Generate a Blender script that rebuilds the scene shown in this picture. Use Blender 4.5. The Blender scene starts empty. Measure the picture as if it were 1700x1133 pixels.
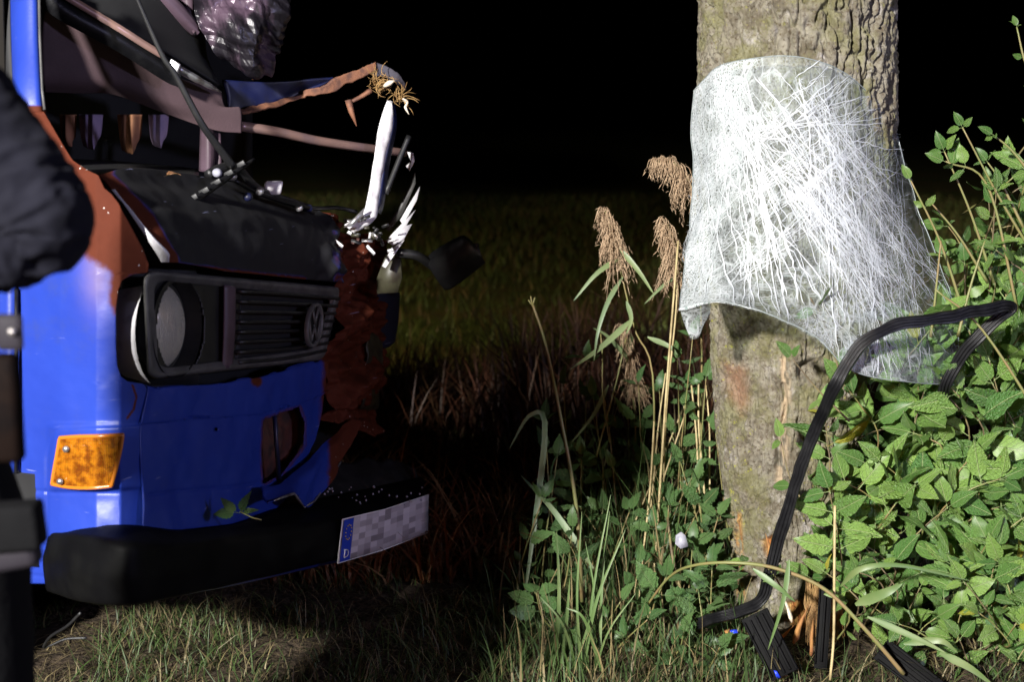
import bpy, math, random
import numpy as np
from mathutils import Vector, Matrix
random.seed(7); RS = np.random.RandomState(11)
SC = bpy.context.scene
COL = SC.collection
# ------------------------------------------------------------------ camera
F = 2125.0; CX = 850.0; CY = 566.5; CAMZ = 1.35
PITCH = math.atan((566.5-230)/F)
cam = bpy.data.cameras.new('camera'); cam_o = bpy.data.objects.new('camera', cam); COL.objects.link(cam_o)
cam.sensor_width = 36; cam.lens = F/1700*36; cam.clip_start = 0.05; cam.clip_end = 500
cam_o.location = (0, 0, CAMZ); cam_o.rotation_euler = (math.pi/2-PITCH, 0, 0)
cam.dof.use_dof = True; cam.dof.focus_distance = 3.3; cam.dof.aperture_fstop = 3.2
SC.camera = cam_o
# ------------------------------------------------------------------ night sky
w = bpy.data.worlds.new('World'); SC.world = w; w.use_nodes = True
bg = w.node_tree.nodes['Background']
sk = w.node_tree.nodes.new('ShaderNodeTexSky'); sk.sky_type = 'NISHITA'; sk.sun_disc = False
sk.sun_elevation = math.radians(-8); sk.sun_rotation = math.radians(200)
w.node_tree.links.new(sk.outputs['Color'], bg.inputs['Color']); bg.inputs['Strength'].default_value = 0.05
# ------------------------------------------------------------------ accident-site floodlight and added fill lamps
def lamp(name, kind, loc, target, energy, color, size, cone=None):
    l = bpy.data.lights.new(name, kind); o = bpy.data.objects.new(name, l); COL.objects.link(o)
    l.energy = energy; l.color = color
    l.shadow_soft_size = size
    if cone: l.spot_size = math.radians(cone); l.spot_blend = .5
    o.location = loc
    o.rotation_euler = (Vector(target)-Vector(loc)).to_track_quat('-Z', 'Y').to_euler()
    return o
KEY = Vector((-2.45, -2.8, 2.95))
lamp('mast_floodlight', 'SPOT', KEY, (0.1, 3.4, .7), 6100, (1, .97, .93), .16, 75)
lamp('warm_fill', 'POINT', (2.6, -3.5, 1.2), (0, 3, 1), 13, (1, .42, .16), .12)  # weak orange fill added behind the camera, hue follows the amber glints
lamp('weed_fill', 'SPOT', (1.7, -2.0, 1.0), (-.25, 5.2, .35), 70, (1, .27, .09), .1, 26)  # red fill spot added to brighten the weeds beyond the van
lamp('field_fill', 'SPOT', (-5.5, 5.2, 2.6), (1.2, 12.5, 0), 500, (1, .86, .45), .15, 58)  # unseen lamp added to lift the field out of the dark
lamp('front_fill', 'POINT', (3.7, .5, 1.75), (0, 3, 1), 270, (.62, .62, 1), .15)  # violet fill added off to the right to brighten the van front
SC.view_settings.view_transform = 'Standard'; SC.view_settings.look = 'None'
SC.view_settings.exposure = 0; SC.view_settings.gamma = 1; SC.view_settings.use_curve_mapping = False
SC.cycles.use_denoising = True
SC.cycles.max_bounces = 6; SC.cycles.transparent_max_bounces = 24

# ------------------------------------------------------------------ geometry helpers
cp, sp = math.cos(PITCH), math.sin(PITCH)
def ray(px, py):
    a = (px-CX)/F; b = (py-CY)/F
    return np.array([a, cp - sp*b, -sp - cp*b])
def P(px, py, d):
    r = ray(px, py); return r*(d/r[1]) + np.array([0, 0, CAMZ])
def PP(L): return np.array([P(*q) for q in L])
def Gd(px, py, z=0):
    r = ray(px, py); return r*((z-CAMZ)/r[2]) + np.array([0, 0, CAMZ])
def proj(V):
    V = np.asarray(V, float); x = V[:, 0]; y = V[:, 1]; z = V[:, 2]-CAMZ
    dep = y*cp - z*sp; up = y*sp + z*cp
    return x/dep*F+CX, CY-up/dep*F
def _h(i, j, k):
    n = (i*374761393 + j*668265263 + k*2147483647) & 0xffffffff
    n = ((n ^ (n >> 13))*1274126177) & 0xffffffff
    return ((n ^ (n >> 16)) & 0xffff)/65535.0
def vnoise(p):
    p = np.asarray(p, float); i = np.floor(p).astype(np.int64); f = p-i; f = f*f*(3-2*f)
    r = 0
    for a in (0, 1):
        for b in (0, 1):
            for c in (0, 1):
                wgt = (f[:, 0] if a else 1-f[:, 0])*(f[:, 1] if b else 1-f[:, 1])*(f[:, 2] if c else 1-f[:, 2])
                r = r + wgt*_h(i[:, 0]+a, i[:, 1]+b, i[:, 2]+c)
    return r
def fbm(p, o=4, g=.5):
    p = np.asarray(p, float); s = 0; a = 1; t = 0
    for k in range(o): s = s+a*vnoise(p*2**k+17.3*k); t += a; a *= g
    return s/t
def sstep(a, b, x): t = np.clip((x-a)/(b-a), 0, 1); return t*t*(3-2*t)
def polydist(px, py, poly):
    """signed distance in pixels, positive inside"""
    poly = np.array(poly, float); n = len(poly); d = np.full(px.shape, 1e9); ins = np.zeros(px.shape, bool)
    for i in range(n):
        a = poly[i]; b = poly[(i+1) % n]; e = b-a
        t = np.clip(((px-a[0])*e[0]+(py-a[1])*e[1])/(e@e+1e-9), 0, 1)
        d = np.minimum(d, np.hypot(px-a[0]-t*e[0], py-a[1]-t*e[1]))
        c = ((a[1] > py) != (b[1] > py)) & (px < (b[0]-a[0])*(py-a[1])/(b[1]-a[1]+1e-12)+a[0])
        ins ^= c
    return np.where(ins, d, -d)
def linedist(px, py, L):
    L = np.array(L, float); d = np.full(px.shape, 1e9)
    for a, b in zip(L[:-1], L[1:]):
        e = b-a; t = np.clip(((px-a[0])*e[0]+(py-a[1])*e[1])/(e@e+1e-9), 0, 1)
        d = np.minimum(d, np.hypot(px-a[0]-t*e[0], py-a[1]-t*e[1]))
    return d
def cr(pts, n, ts=None, lin=False):
    """catmull-rom resample along axis 0"""
    pts = np.asarray(pts, float); m = len(pts)
    t = np.linspace(0, m-1, n) if ts is None else ts
    i = np.clip(np.floor(t).astype(int), 0, m-2); f = (t-i).reshape((-1,)+(1,)*(pts.ndim-1))
    p1 = pts[i]; p2 = pts[i+1]
    if lin or m < 3: return p1*(1-f)+p2*f
    p0 = np.where((i > 0).reshape(f.shape), pts[np.maximum(i-1, 0)], 2*p1-p2)
    p3 = np.where((i < m-2).reshape(f.shape), pts[np.minimum(i+2, m-1)], 2*p2-p1)
    return .5*((2*p1)+(-p0+p2)*f+(2*p0-5*p1+4*p2-p3)*f*f+(-p0+3*p1-3*p2+p3)*f**3)
def gridfaces(nv, nu, wrap=False):
    r = np.arange(nv-1)[:, None]; c = np.arange(nu if wrap else nu-1)[None, :]; c2 = (c+1) % nu
    return np.stack([r*nu+c, r*nu+c2, (r+1)*nu+c2, (r+1)*nu+c], -1).reshape(-1, 4)
def patch(rows, nv, nu, lin_v=False, lin_u=False):
    A = np.array([PP(r) for r in rows]) if not isinstance(rows, np.ndarray) else rows
    A = cr(A, nv, lin=lin_v); A = cr(A.transpose(1, 0, 2), nu, lin=lin_u).transpose(1, 0, 2)
    return A.reshape(-1, 3), gridfaces(nv, nu)
def norms(V, nv, nu):
    A = V.reshape(nv, nu, 3); n = np.cross(np.gradient(A, axis=1), np.gradient(A, axis=0)).reshape(-1, 3)
    return n/(np.linalg.norm(n, axis=1, keepdims=True)+1e-12)
def folds(V, k, f0, f1, amp, seed, aniso=(1, .4, 1), warp=.02):
    r = np.random.RandomState(seed); W = V+(np.stack([fbm(V*12+j*7, 2) for j in (1, 2, 3)], 1)-.5)*warp; d = np.zeros(len(V))
    for _ in range(k):
        n = r.randn(3)*np.array(aniso); n /= np.linalg.norm(n); fq = f0*(f1/f0)**r.rand(); d = d+np.abs(((W@n)*fq+r.rand()) % 1-.5)*amp/fq**.9
    return d-d.mean()
def tube(pts, rad, n=6, cap=True):
    pts = np.asarray(pts, float); m = len(pts); rad = np.broadcast_to(np.asarray(rad, float), (m,)) if np.ndim(rad) < 1 or len(np.atleast_1d(rad)) == m else np.linspace(rad[0], rad[-1], m)
    T = np.gradient(pts, axis=0); T /= np.linalg.norm(T, axis=1, keepdims=True)+1e-12
    a = np.array([0, 0, 1.]) if abs(T[0][2]) < .9 else np.array([1., 0, 0]); V = []
    for i in range(m):
        a = a-T[i]*(a@T[i]); a /= np.linalg.norm(a)+1e-12; b = np.cross(T[i], a)
        for k in range(n):
            q = 2*math.pi*k/n; V.append(pts[i]+rad[i]*(math.cos(q)*a+math.sin(q)*b))
    Fc = [list(f) for f in gridfaces(m, n, True)]
    if cap: Fc += [list(range(n))[::-1], list(range((m-1)*n, m*n))]
    return np.array(V), Fc
def sweep(pts, prof, hint):
    pts = np.asarray(pts, float); m = len(pts); n = len(prof)
    T = np.gradient(pts, axis=0); T /= np.linalg.norm(T, axis=1, keepdims=True)+1e-12
    V = []
    for i in range(m):
        h = np.asarray(hint[i] if np.ndim(hint) > 1 else hint, float); a = np.cross(T[i], h); a /= np.linalg.norm(a)+1e-12; b = np.cross(a, T[i])
        for x, y in prof: V.append(pts[i]+a*x+b*y)
    return np.array(V), [list(f) for f in gridfaces(m, n, True)]+[list(range(n))[::-1], list(range((m-1)*n, m*n))]
def boxm(c, ax, ay, az):
    c = np.asarray(c, float); ax, ay, az = (np.asarray(q, float) for q in (ax, ay, az))
    V = np.array([c+sx*ax+sy*ay+sz*az for sz in (-1, 1) for sy in (-1, 1) for sx in (-1, 1)])
    return V, [[0, 2, 3, 1], [4, 5, 7, 6], [0, 1, 5, 4], [2, 6, 7, 3], [0, 4, 6, 2], [1, 3, 7, 5]]
def join(L):
    V = []; Fc = []; o = 0
    for v, f in L:
        V.append(np.asarray(v, float)); Fc += [[int(i)+o for i in q] for q in f]; o += len(v)
    return np.concatenate(V), Fc
OFF = {}
def rawmesh(name, V, Fc, mat, smooth=True):
    me = bpy.data.meshes.new(name); V = np.asarray(V, np.float32)
    ln = np.array([len(f) for f in Fc], np.int32); lp = np.concatenate([np.asarray(f, np.int32) for f in Fc]) if not isinstance(Fc, np.ndarray) else Fc.astype(np.int32).ravel()
    me.vertices.add(len(V)); me.vertices.foreach_set('co', V.ravel())
    me.loops.add(len(lp)); me.loops.foreach_set('vertex_index', lp)
    me.polygons.add(len(ln)); st = np.concatenate([[0], np.cumsum(ln)[:-1]]).astype(np.int32)
    me.polygons.foreach_set('loop_start', st)
    try: me.polygons.foreach_set('loop_total', ln)
    except Exception: pass
    if smooth: me.polygons.foreach_set('use_smooth', np.ones(len(ln), bool))
    me.update(calc_edges=True); me.validate()
    if mat: me.materials.append(mat)
    return me
def setcol(me, C, name='mask'):
    C = np.asarray(C, np.float32); 
    if C.shape[1] == 3: C = np.concatenate([C, np.ones((len(C), 1), np.float32)], 1)
    a = me.color_attributes.new(name, 'FLOAT_COLOR', 'POINT'); a.data.foreach_set('color', C.ravel())
def ob(name, V, Fc, mat, parent=None, smooth=True, col=None, solid=0, bevel=0, uv=None):
    off = OFF.get(parent, np.zeros(3)) if parent else np.zeros(3)
    me = rawmesh(name, np.asarray(V, float)-off, Fc, mat, smooth)
    if col is not None: setcol(me, col)
    if uv is not None:
        u = me.uv_layers.new(name='UVMap'); vi = np.zeros(len(me.loops), np.int32); me.loops.foreach_get('vertex_index', vi)
        u.data.foreach_set('uv', np.asarray(uv, np.float32)[vi].ravel())
    o = bpy.data.objects.new(name, me); COL.objects.link(o)
    if parent: o.parent = parent; OFF[o] = off
    if solid:
        s = o.modifiers.new('thickness', 'SOLIDIFY'); s.thickness = abs(solid); s.offset = -1 if solid < 0 else 1
    if bevel:
        b = o.modifiers.new('bevel', 'BEVEL'); b.width = bevel; b.segments = 2; b.limit_method = 'ANGLE'
    return o
def tag(o, label=None, cat=None, group=None, kind=None):
    if label: o['label'] = label
    if cat: o['category'] = cat
    if group: o['group'] = group
    if kind: o['kind'] = kind
    return o
def thing(name, label, cat, loc, group=None):
    o = bpy.data.objects.new(name, None); COL.objects.link(o); o.location = loc; o.empty_display_size = .1
    OFF[o] = np.array(loc, float); return tag(o, label, cat, group)
def solo(name, label, cat, V, Fc, mat, group=None, **k):
    """a one-mesh thing with its origin at its own base"""
    V = np.asarray(V, float); b = np.array([V[:, 0].mean(), V[:, 1].mean(), V[:, 2].min()])
    o = ob(name, V-b, Fc, mat, **k); o.location = b; OFF[o] = b
    return tag(o, label, cat, group)

# ------------------------------------------------------------------ material helpers
def nd(nt, typ, **k):
    n = nt.nodes.new(typ); ins = {}
    for a, v in k.items():
        if a.startswith('_'): setattr(n, a[1:], v)
        else: ins[a] = v
    for a, v in ins.items():
        s = n.inputs[int(a[1:])] if a[0] == 'i' and a[1:].isdigit() else n.inputs[a.replace('__', ' ')]
        if isinstance(v, bpy.types.NodeSocket): nt.links.new(v, s)
        else: s.default_value = v
    return n
def c4(c): return tuple(c)+(1,) if len(c) == 3 else tuple(c)
def newmat(name):
    m = bpy.data.materials.new(name); m.use_nodes = True; nt = m.node_tree; nt.nodes.clear()
    return m, nt, nt.nodes.new('ShaderNodeOutputMaterial')
def mixc(nt, f, a, b, blend='MIX'):
    n = nt.nodes.new('ShaderNodeMix'); n.data_type = 'RGBA'; n.blend_type = blend
    for s, v in ((n.inputs[0], f), (n.inputs[6], a), (n.inputs[7], b)):
        if isinstance(v, bpy.types.NodeSocket): nt.links.new(v, s)
        else: s.default_value = c4(v) if not isinstance(v, (int, float)) else v
    return n.outputs[2]
def mth(nt, op, a, b=0., c=0.):
    n = nt.nodes.new('ShaderNodeMath'); n.operation = op
    for s, v in zip(n.inputs, (a, b, c)):
        if isinstance(v, bpy.types.NodeSocket): nt.links.new(v, s)
        else: s.default_value = v
    return n.outputs[0]
def ramp(nt, f, lo, hi):
    n = nt.nodes.new('ShaderNodeMapRange'); n.interpolation_type = 'SMOOTHSTEP'
    nt.links.new(f, n.inputs[0]); n.inputs[1].default_value = lo; n.inputs[2].default_value = hi
    return n.outputs[0]
def objco(nt): return nt.nodes.new('ShaderNodeTexCoord').outputs['Object']
def noise(nt, co, scale, detail=4, rough=.55):
    return nd(nt, 'ShaderNodeTexNoise', Vector=co, Scale=scale, Detail=detail, Roughness=rough).outputs[0]
def mat(name, base, rough=.5, metal=0, coat=0, col2=None, scale=12, lo=.4, hi=.65, bump=0, bscale=150, spec=.5, dust=0, alpha=1, trans=0, stretch=None, sheen=0):
    m, nt, out = newmat(name); co = objco(nt)
    if stretch: co = nd(nt, 'ShaderNodeMapping', Vector=co, Scale=stretch).outputs[0]
    c = c4(base); 
    if col2 is not None: c = mixc(nt, ramp(nt, noise(nt, co, scale, 6), lo, hi), base, col2)
    if dust:
        v = nd(nt, 'ShaderNodeTexVoronoi', Vector=co, Scale=140).outputs['Distance']
        f = mth(nt, 'MULTIPLY', mth(nt, 'LESS_THAN', v, .13), mth(nt, 'GREATER_THAN', noise(nt, co, 40, 2), .6-dust*.1))
        c = mixc(nt, f, c, (.5, .48, .45))
    rr = mth(nt, 'ADD', rough-.1, mth(nt, 'MULTIPLY', noise(nt, co, scale*2, 5), .2))
    b = nd(nt, 'ShaderNodeBsdfPrincipled', Base__Color=c, Roughness=rr, Metallic=metal)
    b.inputs['Coat Weight'].default_value = coat; b.inputs['Coat Roughness'].default_value = .06
    b.inputs['Specular IOR Level'].default_value = spec; b.inputs['Alpha'].default_value = alpha
    b.inputs['Transmission Weight'].default_value = trans
    if sheen: b.inputs['Sheen Weight'].default_value = sheen
    if bump:
        bp = nd(nt, 'ShaderNodeBump', Strength=.6, Distance=bump, Height=noise(nt, co, bscale, 6)); nt.links.new(bp.outputs[0], b.inputs['Normal'])
    nt.links.new(b.outputs[0], out.inputs[0]); return m

def paint_mat():
    """blue body paint with worn red-brown primer (mask r), pale rubbed zone (mask g), near-black mix (mask b)"""
    m, nt, out = newmat('van_paint'); co = objco(nt)
    at = nd(nt, 'ShaderNodeAttribute', _attribute_name='mask'); sep = nd(nt, 'ShaderNodeSeparateColor', Color=at.outputs['Color'])
    n1 = noise(nt, co, 35, 6); n2 = noise(nt, co, 6, 4)
    blue = mixc(nt, ramp(nt, n2, .35, .7), (.012, .031, .235), (.0135, .036, .265))
    dirt = mth(nt, 'MULTIPLY', ramp(nt, noise(nt, co, 9, 8, .65), .55, .75), .35)
    blue = mixc(nt, dirt, blue, (.03, .042, .12))
    sc = nd(nt, 'ShaderNodeTexNoise', Vector=nd(nt, 'ShaderNodeMapping', Vector=co, Rotation=(.3, .2, .9), Scale=(12, 12, 160)).outputs[0], Scale=1., Detail=2).outputs[0]
    prim = mixc(nt, n1, (.060, .0145, .0075), (.088, .022, .011))
    chips = mth(nt, 'MULTIPLY', mth(nt, 'LESS_THAN', nd(nt, 'ShaderNodeTexVoronoi', Vector=co, Scale=90).outputs['Distance'], .16), mth(nt, 'GREATER_THAN', noise(nt, co, 30, 2), .62))
    prim = mixc(nt, chips, prim, (.55, .5, .48))
    fp = ramp(nt, mth(nt, 'ADD', sep.outputs[0], mth(nt, 'MULTIPLY', mth(nt, 'SUBTRACT', n1, .5), .55)), .30, .72)
    fg = mth(nt, 'MULTIPLY', sep.outputs[1], mth(nt, 'ADD', .65, mth(nt, 'MULTIPLY', n1, .5)))
    c = mixc(nt, fg, blue, (.24, .16, .18)); c = mixc(nt, fp, c, prim)
    c = mixc(nt, sep.outputs[2], c, (.010, .010, .012))
    c = mixc(nt, mth(nt, 'MULTIPLY', ramp(nt, sc, .72, .76), .4), c, (.3, .32, .5))
    r = mth(nt, 'ADD', mth(nt, 'MULTIPLY', fp, .34), mth(nt, 'ADD', .34, mth(nt, 'MULTIPLY', n2, .12)))
    r = mth(nt, 'ADD', r, mth(nt, 'MULTIPLY', sep.outputs[2], .35))
    b = nd(nt, 'ShaderNodeBsdfPrincipled', Base__Color=c, Roughness=r); nt.links.new(mth(nt, 'SUBTRACT', .28, mth(nt, 'MULTIPLY', fp, .2)), b.inputs['Specular IOR Level'])
    bp = nd(nt, 'ShaderNodeBump', Strength=.25, Distance=.002, Height=noise(nt, co, 60, 6)); nt.links.new(bp.outputs[0], b.inputs['Normal'])
    nt.links.new(b.outputs[0], out.inputs[0]); return m

def leaf_mat(name, a, b_, vein, rough=.33, trans=.22):
    m, nt, out = newmat(name)
    info = nt.nodes.new('ShaderNodeObjectInfo'); co = objco(nt)
    uv = nd(nt, 'ShaderNodeUVMap', _uv_map='UVMap').outputs[0]; s = nd(nt, 'ShaderNodeSeparateXYZ', Vector=uv)
    ax = mth(nt, 'ABSOLUTE', mth(nt, 'SUBTRACT', s.outputs[0], .5))
    mid = mth(nt, 'SUBTRACT', 1, ramp(nt, ax, .012, .035))
    lat = mth(nt, 'PINGPONG', mth(nt, 'SUBTRACT', mth(nt, 'MULTIPLY', s.outputs[1], 7.), mth(nt, 'MULTIPLY', ax, 5.)), .5)
    latm = mth(nt, 'SUBTRACT', 1, ramp(nt, lat, .02, .09))
    c = mixc(nt, info.outputs['Random'], a, b_)
    c = mixc(nt, ramp(nt, noise(nt, co, 4, 3), .5, .85), c, tuple(.75*x for x in a))
    c = mixc(nt, mth(nt, 'MULTIPLY', ramp(nt, noise(nt, co, 5, 3), .66, .74), mth(nt, 'GREATER_THAN', info.outputs['Random'], .6)), c, (.16, .1, .03))
    c = mixc(nt, mth(nt, 'MULTIPLY', latm, .35), c, vein); c = mixc(nt, mth(nt, 'MULTIPLY', mid, .75), c, vein)
    h = mth(nt, 'ADD', mth(nt, 'MULTIPLY', latm, -.6), mth(nt, 'MULTIPLY', mid, -1.)); h = mth(nt, 'ADD', h, mth(nt, 'MULTIPLY', noise(nt, co, 16, 3), 1.2))
    bp = nd(nt, 'ShaderNodeBump', Strength=.7, Distance=.02, Height=h)
    b = nd(nt, 'ShaderNodeBsdfPrincipled', Base__Color=c, Roughness=mth(nt, 'ADD', rough-.1, mth(nt, 'MULTIPLY', noise(nt, co, 9, 3), .25)), Normal=bp.outputs[0]); b.inputs['Coat Weight'].default_value = .3; b.inputs['Coat Roughness'].default_value = .36
    t = nd(nt, 'ShaderNodeBsdfTranslucent', Color=mixc(nt, .5, c, (.25, .4, .04)))
    mx = nd(nt, 'ShaderNodeMixShader', i0=trans, i1=b.outputs[0], i2=t.outputs[0])
    nt.links.new(mx.outputs[0], out.inputs[0]); return m
def attr_mat(name, rough=.6, trans=.2):
    m, nt, out = newmat(name); at = nd(nt, 'ShaderNodeAttribute', _attribute_name='mask')
    b = nd(nt, 'ShaderNodeBsdfPrincipled', Base__Color=at.outputs['Color'], Roughness=rough)
    t = nd(nt, 'ShaderNodeBsdfTranslucent', Color=at.outputs['Color'])
    mx = nd(nt, 'ShaderNodeMixShader', i0=trans, i1=b.outputs[0], i2=t.outputs[0]); nt.links.new(mx.outputs[0], out.inputs[0]); return m

M = {}
M['paint'] = paint_mat()
M['black_hood'] = None
M['rubber'] = mat('black_rubber', (.005, .005, .006), .38, spec=.25, col2=(.010, .010, .011), scale=25, bump=.001, bscale=300)
M['plastic'] = mat('black_plastic', (.008, .008, .009), .5, col2=(.013, .013, .013), scale=14, bump=.0006, bscale=500)
M['bumper'] = mat('bumper_plastic', (.0022, .0022, .0026), .6, col2=(.004, .004, .004), scale=10, bump=.0006, bscale=400, spec=.07)
M['grey_plastic'] = mat('grey_bezel_plastic', (.085, .083, .08), .5, col2=(.05, .05, .048), scale=18, bump=.0005, bscale=300)
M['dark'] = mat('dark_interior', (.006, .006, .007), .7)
M['dirt_metal'] = mat('inner_metal_brown', (.075, .028, .022), .5, col2=(.03, .018, .018), scale=25, bump=.002, bscale=60)
M['chrome'] = mat('reflector_chrome', (.75, .70, .55), .33, metal=1, col2=(.5, .48, .42), scale=30)
M['steel'] = mat('bare_steel', (.55, .55, .57), .35, metal=.8, col2=(.25, .22, .2), scale=30)
M['white_metal'] = mat('white_painted_metal', (.62, .61, .63), .4, col2=(.42, .4, .42), scale=25, lo=.5, hi=.7)
M['navy'] = mat('navy_painted_metal', (.005, .008, .045), .45, col2=(.004, .005, .02), scale=14)
M['liner'] = mat('headliner_mauve_card', (.075, .044, .05), .75, col2=(.055, .032, .036), scale=6, bump=.001, bscale=200)
M['beam'] = mat('mauve_painted_metal', (.075, .048, .066), .5, col2=(.05, .03, .04), scale=10)
M['torn'] = mat('torn_board_edge', (.2, .085, .045), .7, col2=(.1, .045, .03), scale=40, bump=.002, bscale=120)
M['foil'] = mat('crumpled_foil', (.085, .055, .08), .36, metal=.2, col2=(.012, .010, .014), stretch=(1.6, 1, .7), scale=6, lo=.44, hi=.56, bump=.006, bscale=22)
M['copper'] = mat('warm_metal_tube', (.42, .26, .22), .32, metal=.45, col2=(.3, .2, .2), scale=9)
M['olive'] = mat('dull_olive_metal', (.04, .038, .022), .5, col2=(.02, .016, .01), scale=30)
M['straw'] = mat('dry_straw', (.33, .2, .07), .7, col2=(.22, .12, .04), scale=40)
M['bone'] = mat('pale_splinter', (.7, .62, .5), .6, col2=(.5, .4, .28), scale=60)
M['cloth'] = mat('navy_jacket_cloth', (.006, .006, .0105), .9, col2=(.0035, .0035, .006), scale=9, bump=.004, bscale=14, spec=.12)
M['trouser'] = mat('black_trouser_cloth', (.003, .003, .0035), .9, bump=.003, bscale=60, spec=.1)
M['skin'] = mat('skin', (.5, .3, .22), .5)
M['hair'] = mat('dark_hair', (.02, .012, .008), .6)
M['holster'] = mat('brown_leather', (.005, .0028, .0022), .7, spec=.03, col2=(.003, .002, .002), scale=30)
M['clip'] = mat('grey_nylon_clip', (.016, .014, .018), .65, spec=.1)
M['blueband'] = mat('plate_blue_band', (.02, .05, .42), .35)
M['white_print'] = mat('white_print', (.75, .75, .75), .4)
M['yellow_print'] = mat('yellow_print', (.7, .5, .02), .4)
M['shard'] = mat('pale_grey_shard', (.33, .33, .38), .35, col2=(.2, .2, .25), scale=40)
M['bluebit'] = mat('blue_paint_chip', (.02, .05, .6), .3)
M['wood'] = mat('fresh_splintered_wood', (.33, .16, .045), .8, col2=(.2, .07, .022), scale=40, bump=.004, bscale=90, stretch=(1, 1, .25))
M['stem'] = mat('green_stem', (.16, .17, .055), .5, col2=(.2, .14, .06), scale=20)
M['drystem'] = mat('dry_reed_stem', (.42, .34, .17), .6, col2=(.26, .2, .09), scale=18)
M['bramble'] = mat('brown_twig', (.11, .08, .045), .7, col2=(.18, .15, .06), scale=30)
M['leaf'] = leaf_mat('wet_shrub_leaf', (.065, .165, .035), (.22, .36, .075), (.34, .43, .18), .3)
M['nettle'] = leaf_mat('undergrowth_leaf', (.06, .145, .04), (.11, .21, .06), (.18, .26, .1), .4)
M['yellow_leaf'] = leaf_mat('yellowing_leaf', (.42, .38, .03), (.32, .36, .03), (.5, .45, .1), .4)
M['dead_leaf'] = leaf_mat('dead_brown_leaf', (.28, .12, .05), (.3, .14, .06), (.35, .2, .1), .5)
M['reedleaf'] = mat('grey_green_reed_leaf', (.10, .15, .075), .5, col2=(.14, .18, .07), scale=6)
M['plume'] = mat('brown_reed_plume', (.46, .33, .21), .75, col2=(.30, .2, .12), scale=60)
M['grass'] = attr_mat('grass_blade')

# ================================================================== SETTING: ground
def gz(x, y):
    """ground height: a low bank round the tree, flat field beyond"""
    x = np.asarray(x, float); y = np.asarray(y, float)
    b = .10*np.exp(-((x-1.35)/.5)**2-((y-3.4)/.45)**2)
    return b+np.maximum(y-9, 0)*.018
def build_ground():
    xs = np.concatenate([np.linspace(-160, -3, 30), np.linspace(-2.9, 3, 150), np.linspace(3.1, 160, 30)])
    ys = np.concatenate([np.linspace(-12, 2.4, 20), np.linspace(2.45, 6, 110), np.linspace(6.1, 20, 60), np.linspace(21, 240, 40)])
    X, Y = np.meshgrid(xs, ys); p = np.stack([X.ravel()*14, Y.ravel()*14, 0*X.ravel()], 1)
    near = np.exp(-np.maximum(Y.ravel()-6, 0)/3)
    Z = gz(X.ravel(), Y.ravel())+near*(fbm(p, 4)-.5)*.05+(fbm(p/30, 3)-.5)*.1*(1-near)
    m, nt, out = newmat('soil_and_field'); co = objco(nt)
    soil = mixc(nt, ramp(nt, noise(nt, co, 30, 8), .4, .65), (.035, .026, .018), (.075, .055, .036))
    fld = mixc(nt, ramp(nt, noise(nt, nd(nt, 'ShaderNodeMapping', Vector=co, Scale=(.6, 1.6, 1)).outputs[0], .6, 7, .65), .38, .62), (.15, .18, .042), (.22, .16, .055))
    fld = mixc(nt, ramp(nt, noise(nt, co, 14, 6, .7), .45, .75), fld, (.08, .09, .025))
    sx = nd(nt, 'ShaderNodeSeparateXYZ', Vector=co)
    c = mixc(nt, ramp(nt, sx.outputs[1], 4.2, 6.5), soil, fld)
    bp = nd(nt, 'ShaderNodeBump', Strength=1., Distance=.03, Height=noise(nt, co, 45, 8))
    b = nd(nt, 'ShaderNodeBsdfPrincipled', Base__Color=c, Roughness=.95, Normal=bp.outputs[0]); b.inputs['Specular IOR Level'].default_value = .15
    nt.links.new(b.outputs[0], out.inputs[0])
    o = ob('ground', np.stack([X.ravel(), Y.ravel(), Z], 1), gridfaces(len(ys), len(xs)), m); tag(o, 'bare soil verge that runs into a dark field', kind='structure')
build_ground()

def blades(name, B, H, W, lean, cols, label, seg=3, droop=.5, az=None):
    """joined mesh of tapering grass blades"""
    n = len(B); az = RS.rand(n)*6.283 if az is None else az
    wd = az+1.57+RS.randn(n)*.5
    V = np.zeros((n, seg*2+1, 3)); C = np.zeros((n, seg*2+1, 3))
    for k in range(seg+1):
        t = k/seg; h = H*(t-droop*lean*t**3*.5); r = H*lean*t**1.8
        c = B+np.stack([np.cos(az)*r, np.sin(az)*r, h], 1)
        ww = W*(1-t)**.7*.5; wv = np.stack([np.cos(wd)*ww, np.sin(wd)*ww, 0*ww], 1)
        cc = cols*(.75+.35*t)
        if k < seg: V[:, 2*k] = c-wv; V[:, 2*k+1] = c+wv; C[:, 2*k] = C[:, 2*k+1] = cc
        else: V[:, 2*k] = c; C[:, 2*k] = cc
    st = seg*2+1; q = np.array([[2*k, 2*k+1, 2*k+3, 2*k+2] for k in range(seg-1)]); o = np.arange(n)[:, None, None]*st
    Q = (q[None]+o).reshape(-1, 4); T = (np.array([[2*seg-2, 2*seg-1, 2*seg]])[None]+o).reshape(-1, 3)
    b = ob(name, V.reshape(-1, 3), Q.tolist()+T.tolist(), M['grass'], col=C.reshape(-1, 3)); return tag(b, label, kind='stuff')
def gcols(n, g, s, f):
    m = (RS.rand(n) < f)[:, None]; return np.where(m, np.array(s), np.array(g))*(.6+.8*RS.rand(n, 1))
def scatter(n, x0, x1, y0, y1):
    x = x0+RS.rand(n)*(x1-x0); y = y0+RS.rand(n)*(y1-y0); return np.stack([x, y, gz(x, y)-.01], 1)
n = 26000; B = scatter(n, -2.3, 2.4, 2.7, 4.3)
keep = fbm(np.stack([B[:, 0]*5, B[:, 1]*5, 0*B[:, 0]], 1), 3) > np.where(B[:, 0] > .55, .52, .40); B = B[keep]; n = len(B)
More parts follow.
